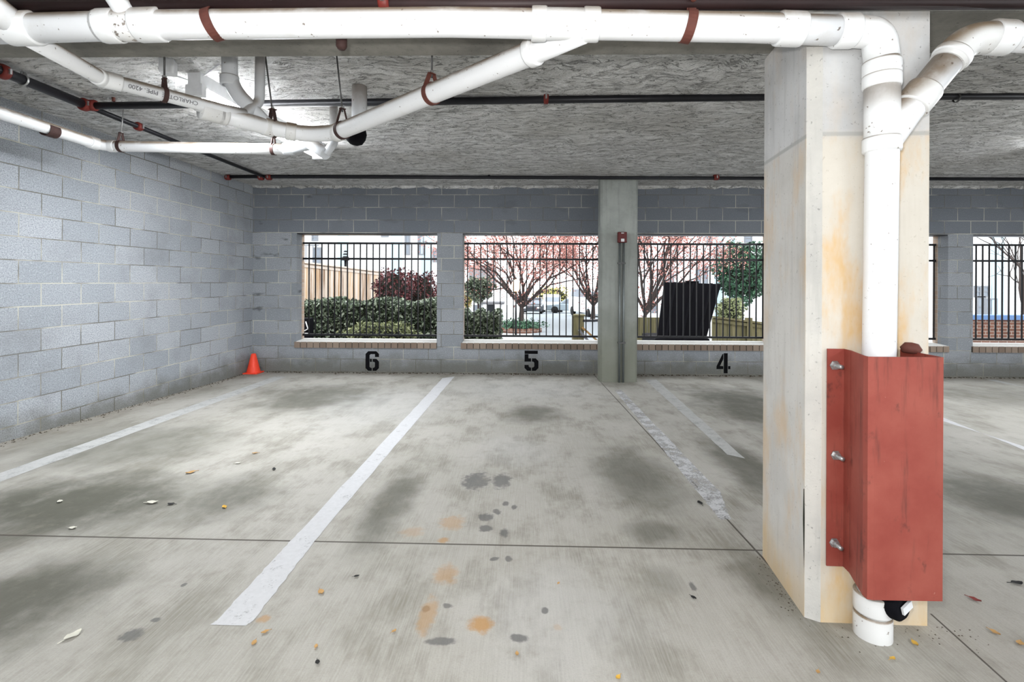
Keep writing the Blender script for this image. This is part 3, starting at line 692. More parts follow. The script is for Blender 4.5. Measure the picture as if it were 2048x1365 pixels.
# ------------------------------------------------------------------ sprinkler pipes
def coupling_red(c, d, r, parent, half=0.028):
    o = MB().lathe([(r*0.8, -half), (r+0.010, -half), (r+0.016, -half*0.6), (r+0.016, half*0.6), (r+0.010, half), (r*0.8, half)], c, d, 20).build('coupling', M['cred'], parent)
    d = V(*d).normalized(); s = d.cross(V(0, 0, 1))
    if s.length < 0.1: s = V(1, 0, 0)
    s.normalize()
    for k in (-1, 1): MB().bar(V(*c)+s*k*(r+0.020)-V(0, 0, 0.018), V(*c)+s*k*(r+0.020)+V(0, 0, 0.018), 0.014).build('bolt', M['steel'], o)
    return tag(o, 'red grooved coupling')
def sprinkler(c, parent, up=True):
    s = 1 if up else -1
    o = MB().lathe([(0.012, 0), (0.012, 0.045*s), (0.004, 0.057*s), (0.004, 0.068*s), (0.020, 0.069*s), (0.020, 0.072*s), (0, 0.073*s)], c, V(0, 0, 1), 14).build('sprinkler_head', M['strap'], parent)
    return o
zs_ = CAMZ+1.47
XA = PX(175, 212, -3.64); XA = V(-3.64, XA.y, XA.z)
sp1 = thing('sprinkler_pipe', XA, 'black sprinkler pipe running back along the ceiling near the left wall', 'pipe')
E = P(528, 353.5, 7.05)
MB().tube([V(-3.64, 2.385, XA.z), XA+V(0, 0.02, 0)], 0.036, 18).build('pipe', M['black'], sp1)
MB().tube([XA, V(-3.64, 5.2, XA.z), E], 0.022, 14).build('pipe', M['black'], sp1)
coupling_red(XA-V(0, 0.03, 0), V(0, 1, 0), 0.036, sp1); coupling_red(V(-3.64, PX(277, 262, -3.64).y, XA.z), V(0, 1, 0), 0.024, sp1)
coupling_red(V(-3.64, PX(5, 155, -3.64).y, XA.z), V(0, 1, 0), 0.036, sp1)
sp2 = thing('sprinkler_pipe', XA, 'black sprinkler pipe crossing the ceiling in front of the lamp', 'pipe')
B1 = P(1530, 194, XA.y); MB().tube([XA+V(0.03, 0, 0), B1, V(9.5, XA.y, B1.z)], 0.030, 18).build('pipe', M['black'], sp2)
for px in (186,): coupling_red(P(px, 211, XA.y), V(1, 0, 0), 0.030, sp2)
coupling_red(P(1092, 197, XA.y), V(1, 0, 0), 0.030, sp2, 0.02)
for px, py in ((227, 203), (905, 195), (1993, 190)): sprinkler(P(px, py, XA.y), sp2)
sp3 = thing('sprinkler_pipe', E, 'thin black sprinkler pipe along the top of the rear block wall', 'pipe')
MB().tube([P(455, 354, 7.05), E, P(2200, 359, 7.05)], 0.025, 16).build('pipe', M['black'], sp3)
for px in (456, 522, 538, 1432): coupling_red(P(px, 355, 7.05), V(1, 0, 0), 0.025, sp3, 0.035)
for px in (578, 978): MB().tube([P(px, 355, 7.05), P(px, 341, 7.05)], 0.016, 10).build('nipple', M['black'], sp3)
sp4 = thing('sprinkler_pipe', P(700, 5, 1.86), 'dark red and black sprinkler main along the top edge above the wide white pipe', 'pipe')
F0, F1 = P(-60, 12, 1.86), P(2150, 3, 1.86)
M['maroon'] = plain('worn_maroon_pipe', (0.022, 0.010, 0.010), 0.5, 0.1, 0.6, 6)
MB().tube([F0, F1], 0.026, 18).build('pipe', M['maroon'], sp4)
coupling_red(P(770, 4, 1.86), V(1, 0, 0), 0.026, sp4, 0.02)
MB().tube([P(683, 8, 1.90), P(683, 76, 1.97)], 0.014, 12).build('drop_nipple', M['dstrap'], sp4)
MB().lathe([(0.0, -0.03), (0.014, -0.03), (0.022, -0.018), (0.022, 0.012), (0.012, 0.03)], P(683, 84, 1.97), V(0, 0, 1), 14).build('drop_cap', M['dstrap'], sp4)

# ------------------------------------------------------------------ hangers
def hanger(c, d, r, top, mat, label, width=0.028, loop=0.05, rodr=0.005, rodmat=None, offset=V(0, 0, 0)):
    """band around the pipe, yoke, threaded rod up to `top` and nut"""
    c = V(*c); d = V(*d).normalized()
    t = thing('pipe_hanger', c, label, 'pipe hanger', 'hangers carrying the pipes')
    h = width/2; MB().lathe([(r+0.001, -h), (r+0.006, -h), (r+0.006, h), (r+0.001, h), (r+0.001, -h)], c, d, 26, False).build('band', mat, t)
    if top is not None:
        s = d.cross(V(0, 0, 1)).normalized(); apex = c+V(0, 0, r+loop)
        for k in (-1, 1): MB().bar(c+s*k*(r*0.8)+V(0, 0, r*0.6), apex+s*k*0.012, 0.005, width*0.8).build('yoke', mat, t)
        MB().bar(apex-s*0.018, apex+s*0.018, width*0.8, 0.006).build('yoke_plate', mat, t)
        MB().tube([apex-V(0, 0, 0.02), top], rodr, 10).build('rod', rodmat or M['rod'], t)
        MB().lathe([(0, -0.006), (0.011, -0.006), (0.011, 0.006), (0, 0.006)], apex+V(0, 0, 0.010), V(0, 0, 1), 6, False).build('nut', M['steel'], t)
    return t
c, d = md(428); t = hanger(c, V(1, 0.0, 0.30), PR+0.001, None, M['strap'], 'rust brown strap around the wide white pipe near the left', 0.034)
MB().bar(c+V(-0.02, 0.03, PR*0.7), c+V(-0.03, 0.05, 0.16), 0.034, 0.006).build('hanger_strap', M['strap'], t)
MB().bar(c+V(0.055, 0.09, PR*0.9), c+V(0.045, 0.09, 0.14), 0.03, 0.006).build('hanger_strap', M['strap'], t)
c, d = md(1376); t = hanger(c, V(1, 0.0, -0.18), PR+0.001, None, M['strap'], 'rust brown strap around the wide white pipe near the pillar', 0.034)
MB().bar(c+V(0.006, -0.02, PR*0.85), c+V(0.012, 0.0, 0.16), 0.034, 0.006).build('hanger_strap', M['strap'], t)
MB().lathe([(0, -0.02), (0.012, -0.02), (0.012, 0.02), (0, 0.02)], c+V(0.008, -0.035, PR+0.03), V(0, 1, 0), 8).build('bolt', M['strap'], t)
c = at(C[3], C[4], 0.60); hanger(c, C[4]-C[3], r2, V(c.x, c.y+0.02, CAMZ+1.081 if c.y < 2.37 else CEIL), M['strap'], 'rust brown clevis hanger at the middle of the diagonal pipe')
c = at(C[3], C[4], 0.05); hanger(c, C[4]-C[3], r2, V(c.x-0.05, c.y, CEIL), M['dstrap'], 'dark clevis hanger at the low end of the diagonal pipe', loop=0.085)
c = at(C[0], C[1], 1.0); hanger(c, C[1]-C[0], r2, V(c.x-0.06, c.y, CEIL), M['dstrap'], 'dark brown strap hanger beside the riser under the lamp', 0.05, 0.07)
c = at(L[1], L[2], 0.47); hanger(c, L[2]-L[1], r3, V(c.x, c.y, CEIL), M['dstrap'], 'dark brown hanger on the lettered pipe', 0.022, 0.05)
c = at(W[2], W[3], 0.10); hanger(c, W[3]-W[2], r4, V(c.x+0.02, c.y, CEIL), M['dstrap'], 'dark hanger beside the bend of the wall pipe', 0.03, 0.07, rodmat=M['steel'])
c = at(W[2], W[3], 0.925); hanger(c, W[3]-W[2], r4, V(c.x, c.y, CEIL), M['dstrap'], 'dark hanger at the lamp end of the wall pipe', 0.03, 0.07)
c = PX(100, 261, -3.76); hanger(c, V(0, 1, 0), r4, None, M['dstrap'], 'dark strap on the pipe beside the left block wall', 0.09)
c = V(-3.64, PX(46, 172, -3.64).y, XA.z); hanger(c, V(0, 1, 0), 0.036, V(c.x, c.y, CEIL), M['steel'], 'pale ring hanger on the black pipe at the upper left', 0.014, 0.02, 0.003)
c = P(1913, 196, XA.y); hanger(c, V(1, 0, 0), 0.030, V(c.x, c.y, CEIL), M['rod'], 'ring hanger on the black pipe to the right of the pillar', 0.014, 0.02, 0.003)

# ------------------------------------------------------------------ ceiling lamps
def strip_lamp(a, b, label, lit):
    a = V(*a); b = V(*b); d = (b-a).normalized(); ang = math.atan2(d.y, d.x)-math.pi/2; L_ = (b-a).length
    t = thing('strip_lamp', (a+b)/2, label, 'ceiling lamp', 'ceiling strip lamps', ang)
    Mx = Matrix.Translation((a+b)/2) @ Matrix.Rotation(ang, 4, 'Z')
    MB().box(-0.05, 0.05, -L_/2, L_/2, 0.0, CEIL-a.z-0.0, Mx).build('housing', M['white'], t)
    for k in (-1, 1): MB().box(-0.065, 0.065, k*(L_/2-0.02)-0.025, k*(L_/2-0.02)+0.025, -0.075, 0.01, Mx).build('lamp_holder', M['white'], t)
    for k in (-1, 1):
        MB().tube([Mx @ V(k*0.038, -L_/2+0.05, -0.038), Mx @ V(k*0.038, L_/2-0.05, -0.038)], 0.019, 14).build('lamp_tube', M['tube'], t)
    l = area('lamp_light', (a+b)/2-V(0, 0, 0.085), (0, 0, ang), 0.14, L_-0.1, lit, (0.93, 0.97, 1)); return t
lz = CAMZ+1.43
strip_lamp(PG(388, 171, lz), PG(640, 306, lz), 'lit white strip lamp behind the white pipes at the left', 100)
strip_lamp(V(5.78, 3.5, lz), V(5.78, 5.55, lz), 'lit strip lamp on the ceiling beyond the right of the pillar', 75)
strip_lamp(V(-1.6, -2.6, lz), V(-1.6, -0.5, lz), 'added fill strip lamp, out of view over the drive aisle at the left', 60)  # lamp added behind the camera as fill light
strip_lamp(V(3.2, -2.6, lz), V(3.2, -0.5, lz), 'added fill strip lamp, out of view over the drive aisle at the right', 60)  # second added fill lamp, never in view
# cable and junction box feeding the lamp
t = thing('junction_box', PG(350, 152, lz+0.03), 'small white junction box with a loose cable beside the strip lamp', 'electrical box')
q = PG(346, 150, lz+0.0); MB().box(-0.045, 0.045, -0.04, 0.04, -0.005, CEIL-q.z-0.001, Matrix.Translation(q+V(-0.02, -0.02, 0)) @ Matrix.Rotation(0.3, 4, 'Z')).build('box', M['white'], t, 0.006)
MB().tube(fillet([q, PG(385, 163, CEIL-0.02), PG(410, 150, CEIL-0.012), PG(440, 128, CEIL-0.01)], 0.1, 6), 0.005, 8).build('cable', M['white'], t)
# white hanging fixture with a black dome behind the diagonal pipe
yc = 3.85; ca = P(719, 172, yc)
t = thing('dome_camera', ca, 'white ceiling mount with a black dome behind the diagonal pipe', 'security camera')
cb = P(716, 255, yc); cz = V(ca.x, yc, 0)
MB().lathe([(0.0, CEIL), (0.058, CEIL-0.001), (0.058, cb.z+0.02), (0.05, cb.z), (0, cb.z)], cz, V(0, 0, 1), 24).build('mount', M['pvcgrey'], t)
MB().lathe([(0.03, 0.02), (0.06, 0.0), (0.078, -0.04), (0.078, -0.08), (0.062, -0.12), (0.03, -0.14), (0, -0.143)], V(cz.x-0.01, yc, cb.z), V(0.25, 0, 1), 24).build('dome', M['blackpl'], t)

# ------------------------------------------------------------------ red pipe guard
zg0, zg1 = CAMZ-1.084, CAMZ-0.2515; YF = 1.718
def gx(px, Y): return P(px, 900, Y).x
prof = [(gx(1654, 1.922), 1.921), (gx(1686, 1.922), 1.919), (gx(1699, 1.88), 1.88), (gx(1728, 1.74), 1.745), (gx(1737, YF), 1.722), (gx(1748, YF), YF), (gx(1886.5, YF), YF), (gx(1886.5, YF)+0.004, YF+0.03), (gx(1886, YF)+0.012, 1.918), (gx(1886, YF)+0.07, 1.921)]
th = 0.006; mb = MB(); n = len(prof); nrm = []
for i in range(n):
    a = V(*prof[max(i-1, 0)], 0); b = V(*prof[min(i+1, n-1)], 0); d = (b-a).normalized(); nrm.append(V(-d.y, d.x, 0))
vs = []
for z in (zg0, zg1):
    for i in range(n): vs += [V(prof[i][0], prof[i][1], z), V(prof[i][0], prof[i][1], z)+nrm[i]*th]
k = 2*n; fs = []
for i in range(n-1):
    a = 2*i
    fs += [(a, a+2, k+a+2, k+a), (a+1, k+a+1, k+a+3, a+3), (a, a+1, a+3, a+2), (k+a, k+a+2, k+a+3, k+a+1)]
fs += [(0, k, k+1, 1), (k-2, k-1, 2*k-1, 2*k-2)]
mb.add(vs, fs)
gd = thing('pipe_guard', V(1.3, 1.9, zg0), 'rusty red bent steel guard bolted around the foot of the pillar downpipe', 'pipe guard')
MB.build(mb, 'plate', M['redsteel'], gd, 0.002)
for px, py in ((1669, 731), (1671, 911), (1668, 1086)):
    c = P(px, py, 1.918)
    b = MB().lathe([(0, -0.045), (0.008, -0.045), (0.008, 0.0)], c, V(-0.0, 1, 0), 10)
    b.lathe([(0.0, -0.016), (0.014, -0.016), (0.014, -0.003), (0.019, -0.003), (0.019, 0.0)], c, V(0, 1, 0), 6, False); b.build('anchor_bolt', M['steel'], gd)
q = P(1822, 697, 1.86); t = tag(MB().lathe([(0, -0.02), (0.026, -0.018), (0.034, 0.0), (0.022, 0.018), (0, 0.022)], q, V(0.2, 0.1, 1), 9).build('rust_lump', M['strap'], gd), 'rusty clump inside the guard')

# ------------------------------------------------------------------ fire alarm box and conduit on the rear column
fa = P(1243, 485, 7.19)
t = thing('fire_alarm', fa, 'dark red fire alarm box on the slim rear column with conduit below', 'fire alarm')
a0 = P(1234.5, 486, 7.19); a1 = P(1252.5, 465, 7.19)
MB().box(a0.x, a1.x, 7.13, 7.199, a0.z, a1.z).build('alarm_body', M['alarm'], t, 0.008)
MB().box((a0.x*0.68+a1.x*0.32), (a0.x*0.3+a1.x*0.7), 7.122, 7.13, a0.z+0.012, a0.z+0.055).build('strobe_lens', M['white'], t, 0.004)
MB().box((a0.x*0.65+a1.x*0.35), (a0.x*0.35+a1.x*0.65), 7.126, 7.13, a1.z-0.022, a1.z-0.012).build('alarm_plate', M['white'], t)
for px in (1239, 1247):
    x = P(px, 600, 7.18).x; MB().tube([V(x, 7.178, a0.z+0.005), V(x, 7.178, fz(7.18)+0.0)], 0.015, 14).build('conduit', plain('galvanised_conduit', (0.20, 0.22, 0.22), 0.45, 0.6), t)
for py in (527, 686):
    c = P(1243, py, 7.18); MB().box(c.x-0.055, c.x+0.055, 7.16, 7.199, c.z-0.012, c.z+0.012).build('conduit_strap', M['rod'], t)

# ------------------------------------------------------------------ traffic cone
cb = PF(507, 747)
t = thing('traffic_cone', cb, 'small orange red traffic cone in the far left corner', 'traffic cone')
MB().box(cb.x-0.115, cb.x+0.115, cb.y-0.115, cb.y+0.115, cb.z+0.001, cb.z+0.02).build('base', M['cone'], t, 0.008)
MB().lathe([(0.10, 0.018), (0.098, 0.04), (0.034, 0.305), (0.028, 0.31), (0.018, 0.31), (0.018, 0.27)], cb, V(0, 0, 1), 28).build('cone_body', M['cone'], t)

# ------------------------------------------------------------------ fallen leaves and grit on the floor
def leaf(px, py, size, mat, label, kind=0, rot=None):
    rr = random.Random(int(px*31+py)); p = PF(px, py); n = 6; vs = []; mb = MB(); size *= 0.68; a = rot if rot is not None else rr.uniform(0, 6.28)
    for i in range(n+1):
        t_ = i/n; w = size*0.32*math.sin(math.pi*min(0.98, t_*0.92+0.05))**0.8; z = 0.003+size*0.25*(t_-0.5)**2+rr.random()*0.002
        for k in (-1, 0, 1):
            q = V((t_-0.5)*size, k*w, z+abs(k)*size*0.10*(0.4+0.6*math.sin(t_*5)**2)); q.rotate(Euler((0, 0, a))); vs.append(V(p.x+q.x, p.y+q.y, fz(p.y+q.y)+q.z))
    mb.add(vs, [(3*i+k, 3*i+k+1, 3*i+k+4, 3*i+k+3) for i in range(n) for k in (0, 1)], True)
    q = V(-0.5*size, 0, 0.004); q2 = V(-0.85*size, 0.05*size, 0.004); q.rotate(Euler((0, 0, a))); q2.rotate(Euler((0, 0, a)))
    o = mb.build('fallen_leaf', mat, origin=p)
    MB().tube([V(p.x+q.x, p.y+q.y, fz(p.y)+0.006), V(p.x+q2.x, p.y+q2.y, fz(p.y)+0.005)], size*0.03, 6).build('stem', mat, o)
    tag(o, label, 'leaf', 'fallen leaves on the floor')
LV = [(120, 1005, .06, 'leafw', 'bleached leaf on the big dark stain at the left'), (305, 1007, .09, 'leafw', 'pale torn leaf at the right end of the big dark stain'),
      (146, 1058, .06, 'leafw', 'pale sliver of leaf just above the cross joint at the left'), (381, 947, .09, 'leafd', 'tan leaf between the faint left line and the dark stain'),
      (476, 928, .06, 'leafw', 'small pale leaf in the middle of stall 6'), (449, 1016, .06, 'leafy', 'yellow curled leaf right of the black leaf in stall 6'),
      (642, 1187, .055, 'leafd', 'tan leaf right of the near part of the long white line'), (146, 1274, .08, 'leafw', 'bleached shredded leaf at the lower left'),
      (530, 1267, .04, 'leafd', 'tan leaf just beyond the end of the long white line'), (508, 1289, .04, 'leafd', 'second tan leaf below the end of the long white line'),
      (632, 1296, .03, 'leafd', 'small tan leaf near the bottom edge'), (788, 1265, .03, 'leafd', 'small brown leaf left of the orange rust stain'),
      (342, 1010, .06, 'leafk', 'black leaf on the dark stain in stall 6'), (548, 940, .06, 'leafk', 'black leaf in the middle of stall 6'),
      (713, 1155, .035, 'leafk', 'black scrap right of the long white line'), (635, 1328, .035, 'leafk', 'black spidery scrap near the bottom edge'),
      (510, 908, .06, 'leafd', 'brown leaf towards the back of stall 6'), (1387, 1198, .04, 'leafk', 'black scrap in front of the pillar'),
      (1034, 1311, .03, 'leafd', 'orange brown scrap below the orange rust stain'), (1117, 1169, .025, 'leafd', 'tiny orange brown scrap in the middle of the floor'),
      (1236, 1358, .035, 'leafy', 'yellow scrap at the bottom edge'), (1400, 1008, .07, 'leafk', 'dark leaf beside the long joint near the pillar'),
      (1950, 1202, .06, 'leafr', 'dark red leaf right of the pipe guard'), (2034, 1169, .07, 'leafk', 'black leaf at the right edge'),
      (1830, 1290, .045, 'leafy', 'yellow leaf right of the downpipe foot'), (1785, 1320, .035, 'leafy', 'small yellow leaf below the downpipe foot'),
      (1990, 1268, .05, 'leafd', 'brown leaf on the lower right floor'), (2040, 1290, .05, 'leafd', 'tan leaf at the lower right edge'),
      (1636, 1347, .03, 'leafd', 'tan leaf at the bottom below the pillar'), (903, 744, .12, 'leafd', 'tan leaf heap against the wall at the long white line')]
for px, py, s, m, lab in LV: leaf(px, py, s, M[m], lab)
def grit(n, f, s, seed):
    rr = random.Random(seed); mb = MB()
    for _ in range(n):
        x, y = f(rr); z = fz(y); h = s*rr.uniform(0.4, 1.3); a = rr.uniform(0, 6.28)
        b = [V(x+h*math.cos(a+k*2.1)*rr.uniform(.5, 1), y+h*math.sin(a+k*2.1)*rr.uniform(.5, 1), z+0.0005) for k in range(3)]
        mb.add(b+[V(x, y, z+h*rr.uniform(.2, .6))], [(0, 1, 3), (1, 2, 3), (2, 0, 3)])
    return mb
tag(grit(900, lambda r: (r.uniform(XL, 9), YW-abs(r.gauss(0, 0.05))-0.005), 0.022, 1).build('dirt_litter', M['dirt']), 'dark dirt and crumbled leaves along the foot of the rear wall', 'dirt', None, 'stuff')
tag(grit(900, lambda r: (XL+abs(r.gauss(0, 0.05))+0.005, r.uniform(2, YW)), 0.011, 2).build('dirt_litter', M['dirt']), 'dark dirt along the foot of the left block wall', 'dirt', None, 'stuff')
def pf(r):
    t_ = r.random(); return (1.10+0.06*t_-abs(r.gauss(0, 0.03)), 1.95+0.47*t_) if r.random() < .5 else (r.uniform(1.1, 1.7), 1.92-abs(r.gauss(0, 0.05)))
tag(grit(130, pf, 0.005, 3).build('dirt_litter', M['dirt']), 'dark grit around the foot of the stained pillar', 'dirt', None, 'stuff')

# ------------------------------------------------------------------ outdoors
GS = -0.04
def gz(y): return CAMZ-1.41 + GS*(y-9)
def gplane(poly, dz): return MB().add([V(x, y, gz(y)+dz) for x, y in poly], [tuple(range(len(poly)))])
struct('ground', gplane([(-90, 8.2), (120, 8.2), (120, 150), (-90, 150)], 0), M['pave'])
struct('road', gplane([(0.3, 9.2), (5.0, 9.2), (9.5, 110), (0.6, 110)], 0.01), M['road'])
struct('flower_bed', gplane([(-14, 8.4), (-0.6, 8.4), (-1.0, 12.5), (-14, 13)], 0.02), M['soil'])

def leaves(n, sampler, size, seed, flat=0.0, aspect=0.55):
    rr = random.Random(seed); mb = MB()
    for _ in range(n):
        p = V(*sampler(rr)); s = size*rr.uniform(0.6, 1.3)
        d = V(rr.gauss(0, 1), rr.gauss(0, 1), rr.gauss(0, 1)).normalized(); u = d.orthogonal().normalized(); u.rotate(Matrix.Rotation(rr.uniform(0, 6.28), 3, d)); w = d.cross(u)
        mb.add([p-u*s, p+w*s*aspect+d*s*0.15, p+u*s, p-w*s*aspect+d*s*0.15], [(0, 1, 2, 3)])
    return mb
def shell(c, rad, inner=0.75, squash=True):
    def f(r):
        d = V(r.gauss(0, 1), r.gauss(0, 1), r.gauss(0, 1)).normalized(); k = r.uniform(inner, 1.0)*(1+0.12*math.sin(7*d.x+5*d.z)+0.08*math.sin(11*d.z+3*d.y))
        return (c[0]+d.x*rad[0]*k, c[1]+d.y*rad[1]*k, c[2]+d.z*rad[2]*k)
    return f
def blob(c, rad, k=0.82):
    mb = MB(); prof = []
    vs = []; n, m = 14, 8
    for i in range(m+1):
        th_ = math.pi*i/m
        for j in range(n):
            a = 2*math.pi*j/n; vs.append(V(c[0]+rad[0]*k*math.sin(th_)*math.cos(a), c[1]+rad[1]*k*math.sin(th_)*math.sin(a), c[2]+rad[2]*k*math.cos(th_)))
    return mb.add(vs, [(i*n+j, i*n+(j+1) % n, (i+1)*n+(j+1) % n, (i+1)*n+j) for i in range(m) for j in range(n)], True)
def shrub(name, c, rad, n, size, mat, label, cat='shrub', seed=1, boxy=False, ground=None):
    g0 = gz(c[1]) if ground is None else ground
    t = thing(name, (c[0], c[1], g0), label, cat)
    if boxy:
        def f(r):
            x = r.uniform(-1, 1); k = r.random()
            if k < 0.45: q = (x*rad[0], -rad[1]*r.uniform(.8, 1.05), r.uniform(-1, 1)*rad[2])
            elif k < 0.85: q = (x*rad[0], r.uniform(-1, 1)*rad[1], rad[2]*r.uniform(.85, 1.08))
            else: q = (rad[0]*r.choice((-1, 1))*r.uniform(.9, 1.05), r.uniform(-1, 1)*rad[1], r.uniform(-1, 1)*rad[2])
            return (c[0]+q[0], c[1]+q[1], c[2]+q[2]+0.05*math.sin(x*9))
        MB().box(c[0]-rad[0]*.95, c[0]+rad[0]*.95, c[1]-rad[1]*.85, c[1]+rad[1]*.85, g0, c[2]+rad[2]*.9).build('stem', M['core'], t)
    else:
        f = shell(c, rad, 0.7); blob(c, rad, 0.72).build('stem', M['core'], t)
        MB().tube([V(c[0], c[1], g0-0.02), V(c[0], c[1], c[2])], 0.05, 8).build('stem', M['bark'], t)
    leaves(n, f, size, seed).build('foliage', mat, t)
    return t
# left opening: hedge, pale shrub, purple shrub, fence, white house
a = P(606, 605, 10.2); b = P(876, 612, 10.2); zg = gz(10.2)
shrub('hedge', ((a.x+b.x)/2-0.1, 10.7, (a.z+zg)/2), ((b.x-a.x)/2+0.15, 0.55, (a.z-zg)/2), 9000, 0.042, M['hedge'], 'clipped dark green hedge outside the left opening', 'hedge', 11, True)
c = P(758, 668, 9.2); shrub('shrub', (c.x, 9.25, c.z-0.05), (0.70, 0.35, 0.30), 2600, 0.03, M['lime'], 'low pale green variegated shrub in front of the dark hedge', 'shrub', 12)
c = P(787, 578, 13.2); shrub('shrub', (c.x, 13.2, c.z-0.1), (0.55, 0.45, 0.70), 2200, 0.045, M['purple'], 'purple leaved shrub behind the hedge, the wider one by the fence end', 'shrub', 13)
c = P(842, 580, 14.4); shrub('shrub', (c.x, 14.4, c.z-0.2), (0.55, 0.45, 0.78), 2200, 0.045, M['purple'], 'purple leaved shrub with a pointed top at the right jamb of the left opening', 'shrub', 14)
def plank_fence(p0, p1, top0, top1, bot, n, mat, label, cap=True, name='wooden_fence', thick=0.025, posts=()):
    t = thing(name, (p0.x, p0.y, bot), label, 'fence'); mb = MB(); rr = random.Random(int(p0.x*10)); d = (p1-p0); d.z = 0; u = d.normalized(); w = V(-u.y, u.x, 0)
    for i in range(n):
        a_ = p0.lerp(p1, (i+0.04)/n); b_ = p0.lerp(p1, (i+0.96)/n); z_ = top0+(top1-top0)*(i+.5)/n; zb_ = bot
        o = w*rr.uniform(-0.006, 0.006); vs = []
        for q in (a_, b_):
            for s in (0, thick): vs += [V(q.x+w.x*s+o.x, q.y+w.y*s+o.y, zb_), V(q.x+w.x*s+o.x, q.y+w.y*s+o.y, z_)]
        mb.add(vs, [(0, 1, 3, 2), (4, 6, 7, 5), (0, 4, 5, 1), (2, 3, 7, 6), (1, 5, 7, 3), (0, 2, 6, 4)])
    mb.build('board_panel', mat, t)
    if cap:
        MB().bar(V(p0.x, p0.y, top0+0.02), V(p1.x, p1.y, top1+0.02), 0.12, 0.04).build('cap_rail', mat, t)
        MB().bar(V(p0.x, p0.y-0.02, top0-0.06), V(p1.x, p1.y-0.02, top1-0.06), 0.03, 0.07).build('rail', mat, t)
    for f in posts:
        q = p0.lerp(p1, f); MB().box(q.x-0.06, q.x+0.06, q.y-0.06, q.y+0.06, bot, top0+(top1-top0)*f+0.1).build('post', mat, t)
    return t
p0 = P(590, 525, 12.0); p1 = P(762, 545, 15.6)
plank_fence(p0, p1, p0.z, p1.z, gz(13)-0.2, 34, M['fence'], 'tall weathered cedar plank fence behind the hedge')
# finial lantern beyond the fence
q = P(691, 520, 16.0); t = thing('garden_lantern', V(q.x, 16, gz(16)), 'dark tiered garden lantern showing above the cedar fence', 'lantern')
MB().tube([V(q.x, 16, gz(16)), V(q.x, 16, q.z)], 0.04, 10).build('post', M['rail'], t)
for k in range(4): MB().lathe([(0, 0), (0.14-0.025*k, 0.0), (0.10-0.02*k, 0.05), (0, 0.05)], V(q.x, 16, q.z-0.02+k*0.09), V(0, 0, 1), 12).build('lantern_tier', M['rail'], t)
# dark utility meter at the left jamb
q = P(612, 660, 9.4); t = thing('utility_meter', V(q.x, 9.4, gz(9.4)), 'black utility cabinet at the lower left of the left opening', 'utility box')
MB().box(q.x-0.25, q.x+0.07, 9.4, 9.6, gz(9.4), q.z+0.22).build('cabinet', M['blackpl'], t, 0.01)
MB().box(q.x-0.02, q.x+0.05, 9.39, 9.4, q.z-0.1, q.z-0.06).build('handle', M['white'], t)
MB().tube([V(q.x+0.0, 9.385, q.z+0.16), V(q.x+0.045, 9.385, q.z+0.02), V(q.x-0.02, 9.385, q.z-0.02)], 0.012, 8).build('conduit', M['white'], t)

def window(parent, x0, x1, z0, z1, y, pane=None):
    f = MB(); w = 0.07
    f.box(x0-w, x1+w, y-0.06, y, z0-w, z0); f.box(x0-w, x1+w, y-0.06, y, z1, z1+w); f.box(x0-w, x0, y-0.06, y, z0, z1); f.box(x1, x1+w, y-0.06, y, z0, z1); f.box(x0, x1, y-0.045, y, (z0+z1)/2-0.03, (z0+z1)/2+0.03)
    o = f.build('window', M['dframe'], parent)
    MB().box(x0, x1, y-0.02, y, z0, z1).build('pane', pane or M['glass'], o)
def house(x0, x1, y, h, wins, corners, label, name='house', depth=8, door=None, roof=True):
    g0 = gz(y)-0.3; t = thing(name, ((x0+x1)/2, y, g0), label, 'building')
    MB().box(x0, x1, y, y+depth, g0, g0+h).build('wall', M['siding'], t)
    if roof: MB().prism([(y-0.5, g0+h), (y+depth+0.5, g0+h), (y+depth/2, g0+h+1.8)], x0-0.4, x1+0.4, Matrix(((0, 0, 1, 0), (1, 0, 0, 0), (0, 1, 0, 0), (0, 0, 0, 1)))).build('roof', M['roof'], t)
    for cx in corners: MB().box(cx-0.28, cx+0.28, y-0.05, y, g0, g0+h).build('corner_board', M['trim'], t)
    for (a_, b_, c_, d_) in wins:
        p = P(a_, d_, y); q_ = P(b_, c_, y); window(t, p.x, q_.x, p.z, q_.z, y)
    return t
Y1 = 26.0
h1 = house(P(560, 500, Y1).x, P(905, 500, Y1).x, Y1, 9, [(628, 640, 498, 528), (765, 775, 462, 472), (812, 818, 470, 508), (838, 846, 474, 508), (868, 880, 500, 522), (626, 634, 470, 480)],
           [P(686, 500, Y1).x, P(793, 500, Y1).x, P(853, 500, Y1).x], 'white sided apartment house behind the cedar fence')
t = h1
bx0, bx1 = P(575, 500, Y1-1).x, P(640, 500, Y1-1).x; bz = P(600, 530, Y1-1).z
MB().box(bx0, bx1, Y1-1.2, Y1, bz-0.15, bz).build('balcony', M['siding'], t)
rl = MB().box(bx0, bx1, Y1-1.2, Y1-1.14, bz+0.95, bz+1.02).build('balcony_railing', M['dframe'], t)
for k in range(9): MB().box(bx0+0.1+k*(bx1-bx0-0.2)/8-0.02, bx0+0.1+k*(bx1-bx0-0.2)/8+0.02, Y1-1.19, Y1-1.15, bz, bz+0.95).build('baluster', M['dframe'], rl)
house(P(1330, 500, 34).x, P(1640, 500, 34).x, 34, 10.5, [(1415, 1422, 476, 490), (1338, 1346, 548, 580), (1393, 1400, 540, 578), (1407, 1414, 535, 575), (1490, 1502, 470, 484), (1305, 1312, 610, 625)],
      [P(1438, 500, 34).x, P(1462, 500, 34).x], 'white apartment block behind the black lid and the red tree')
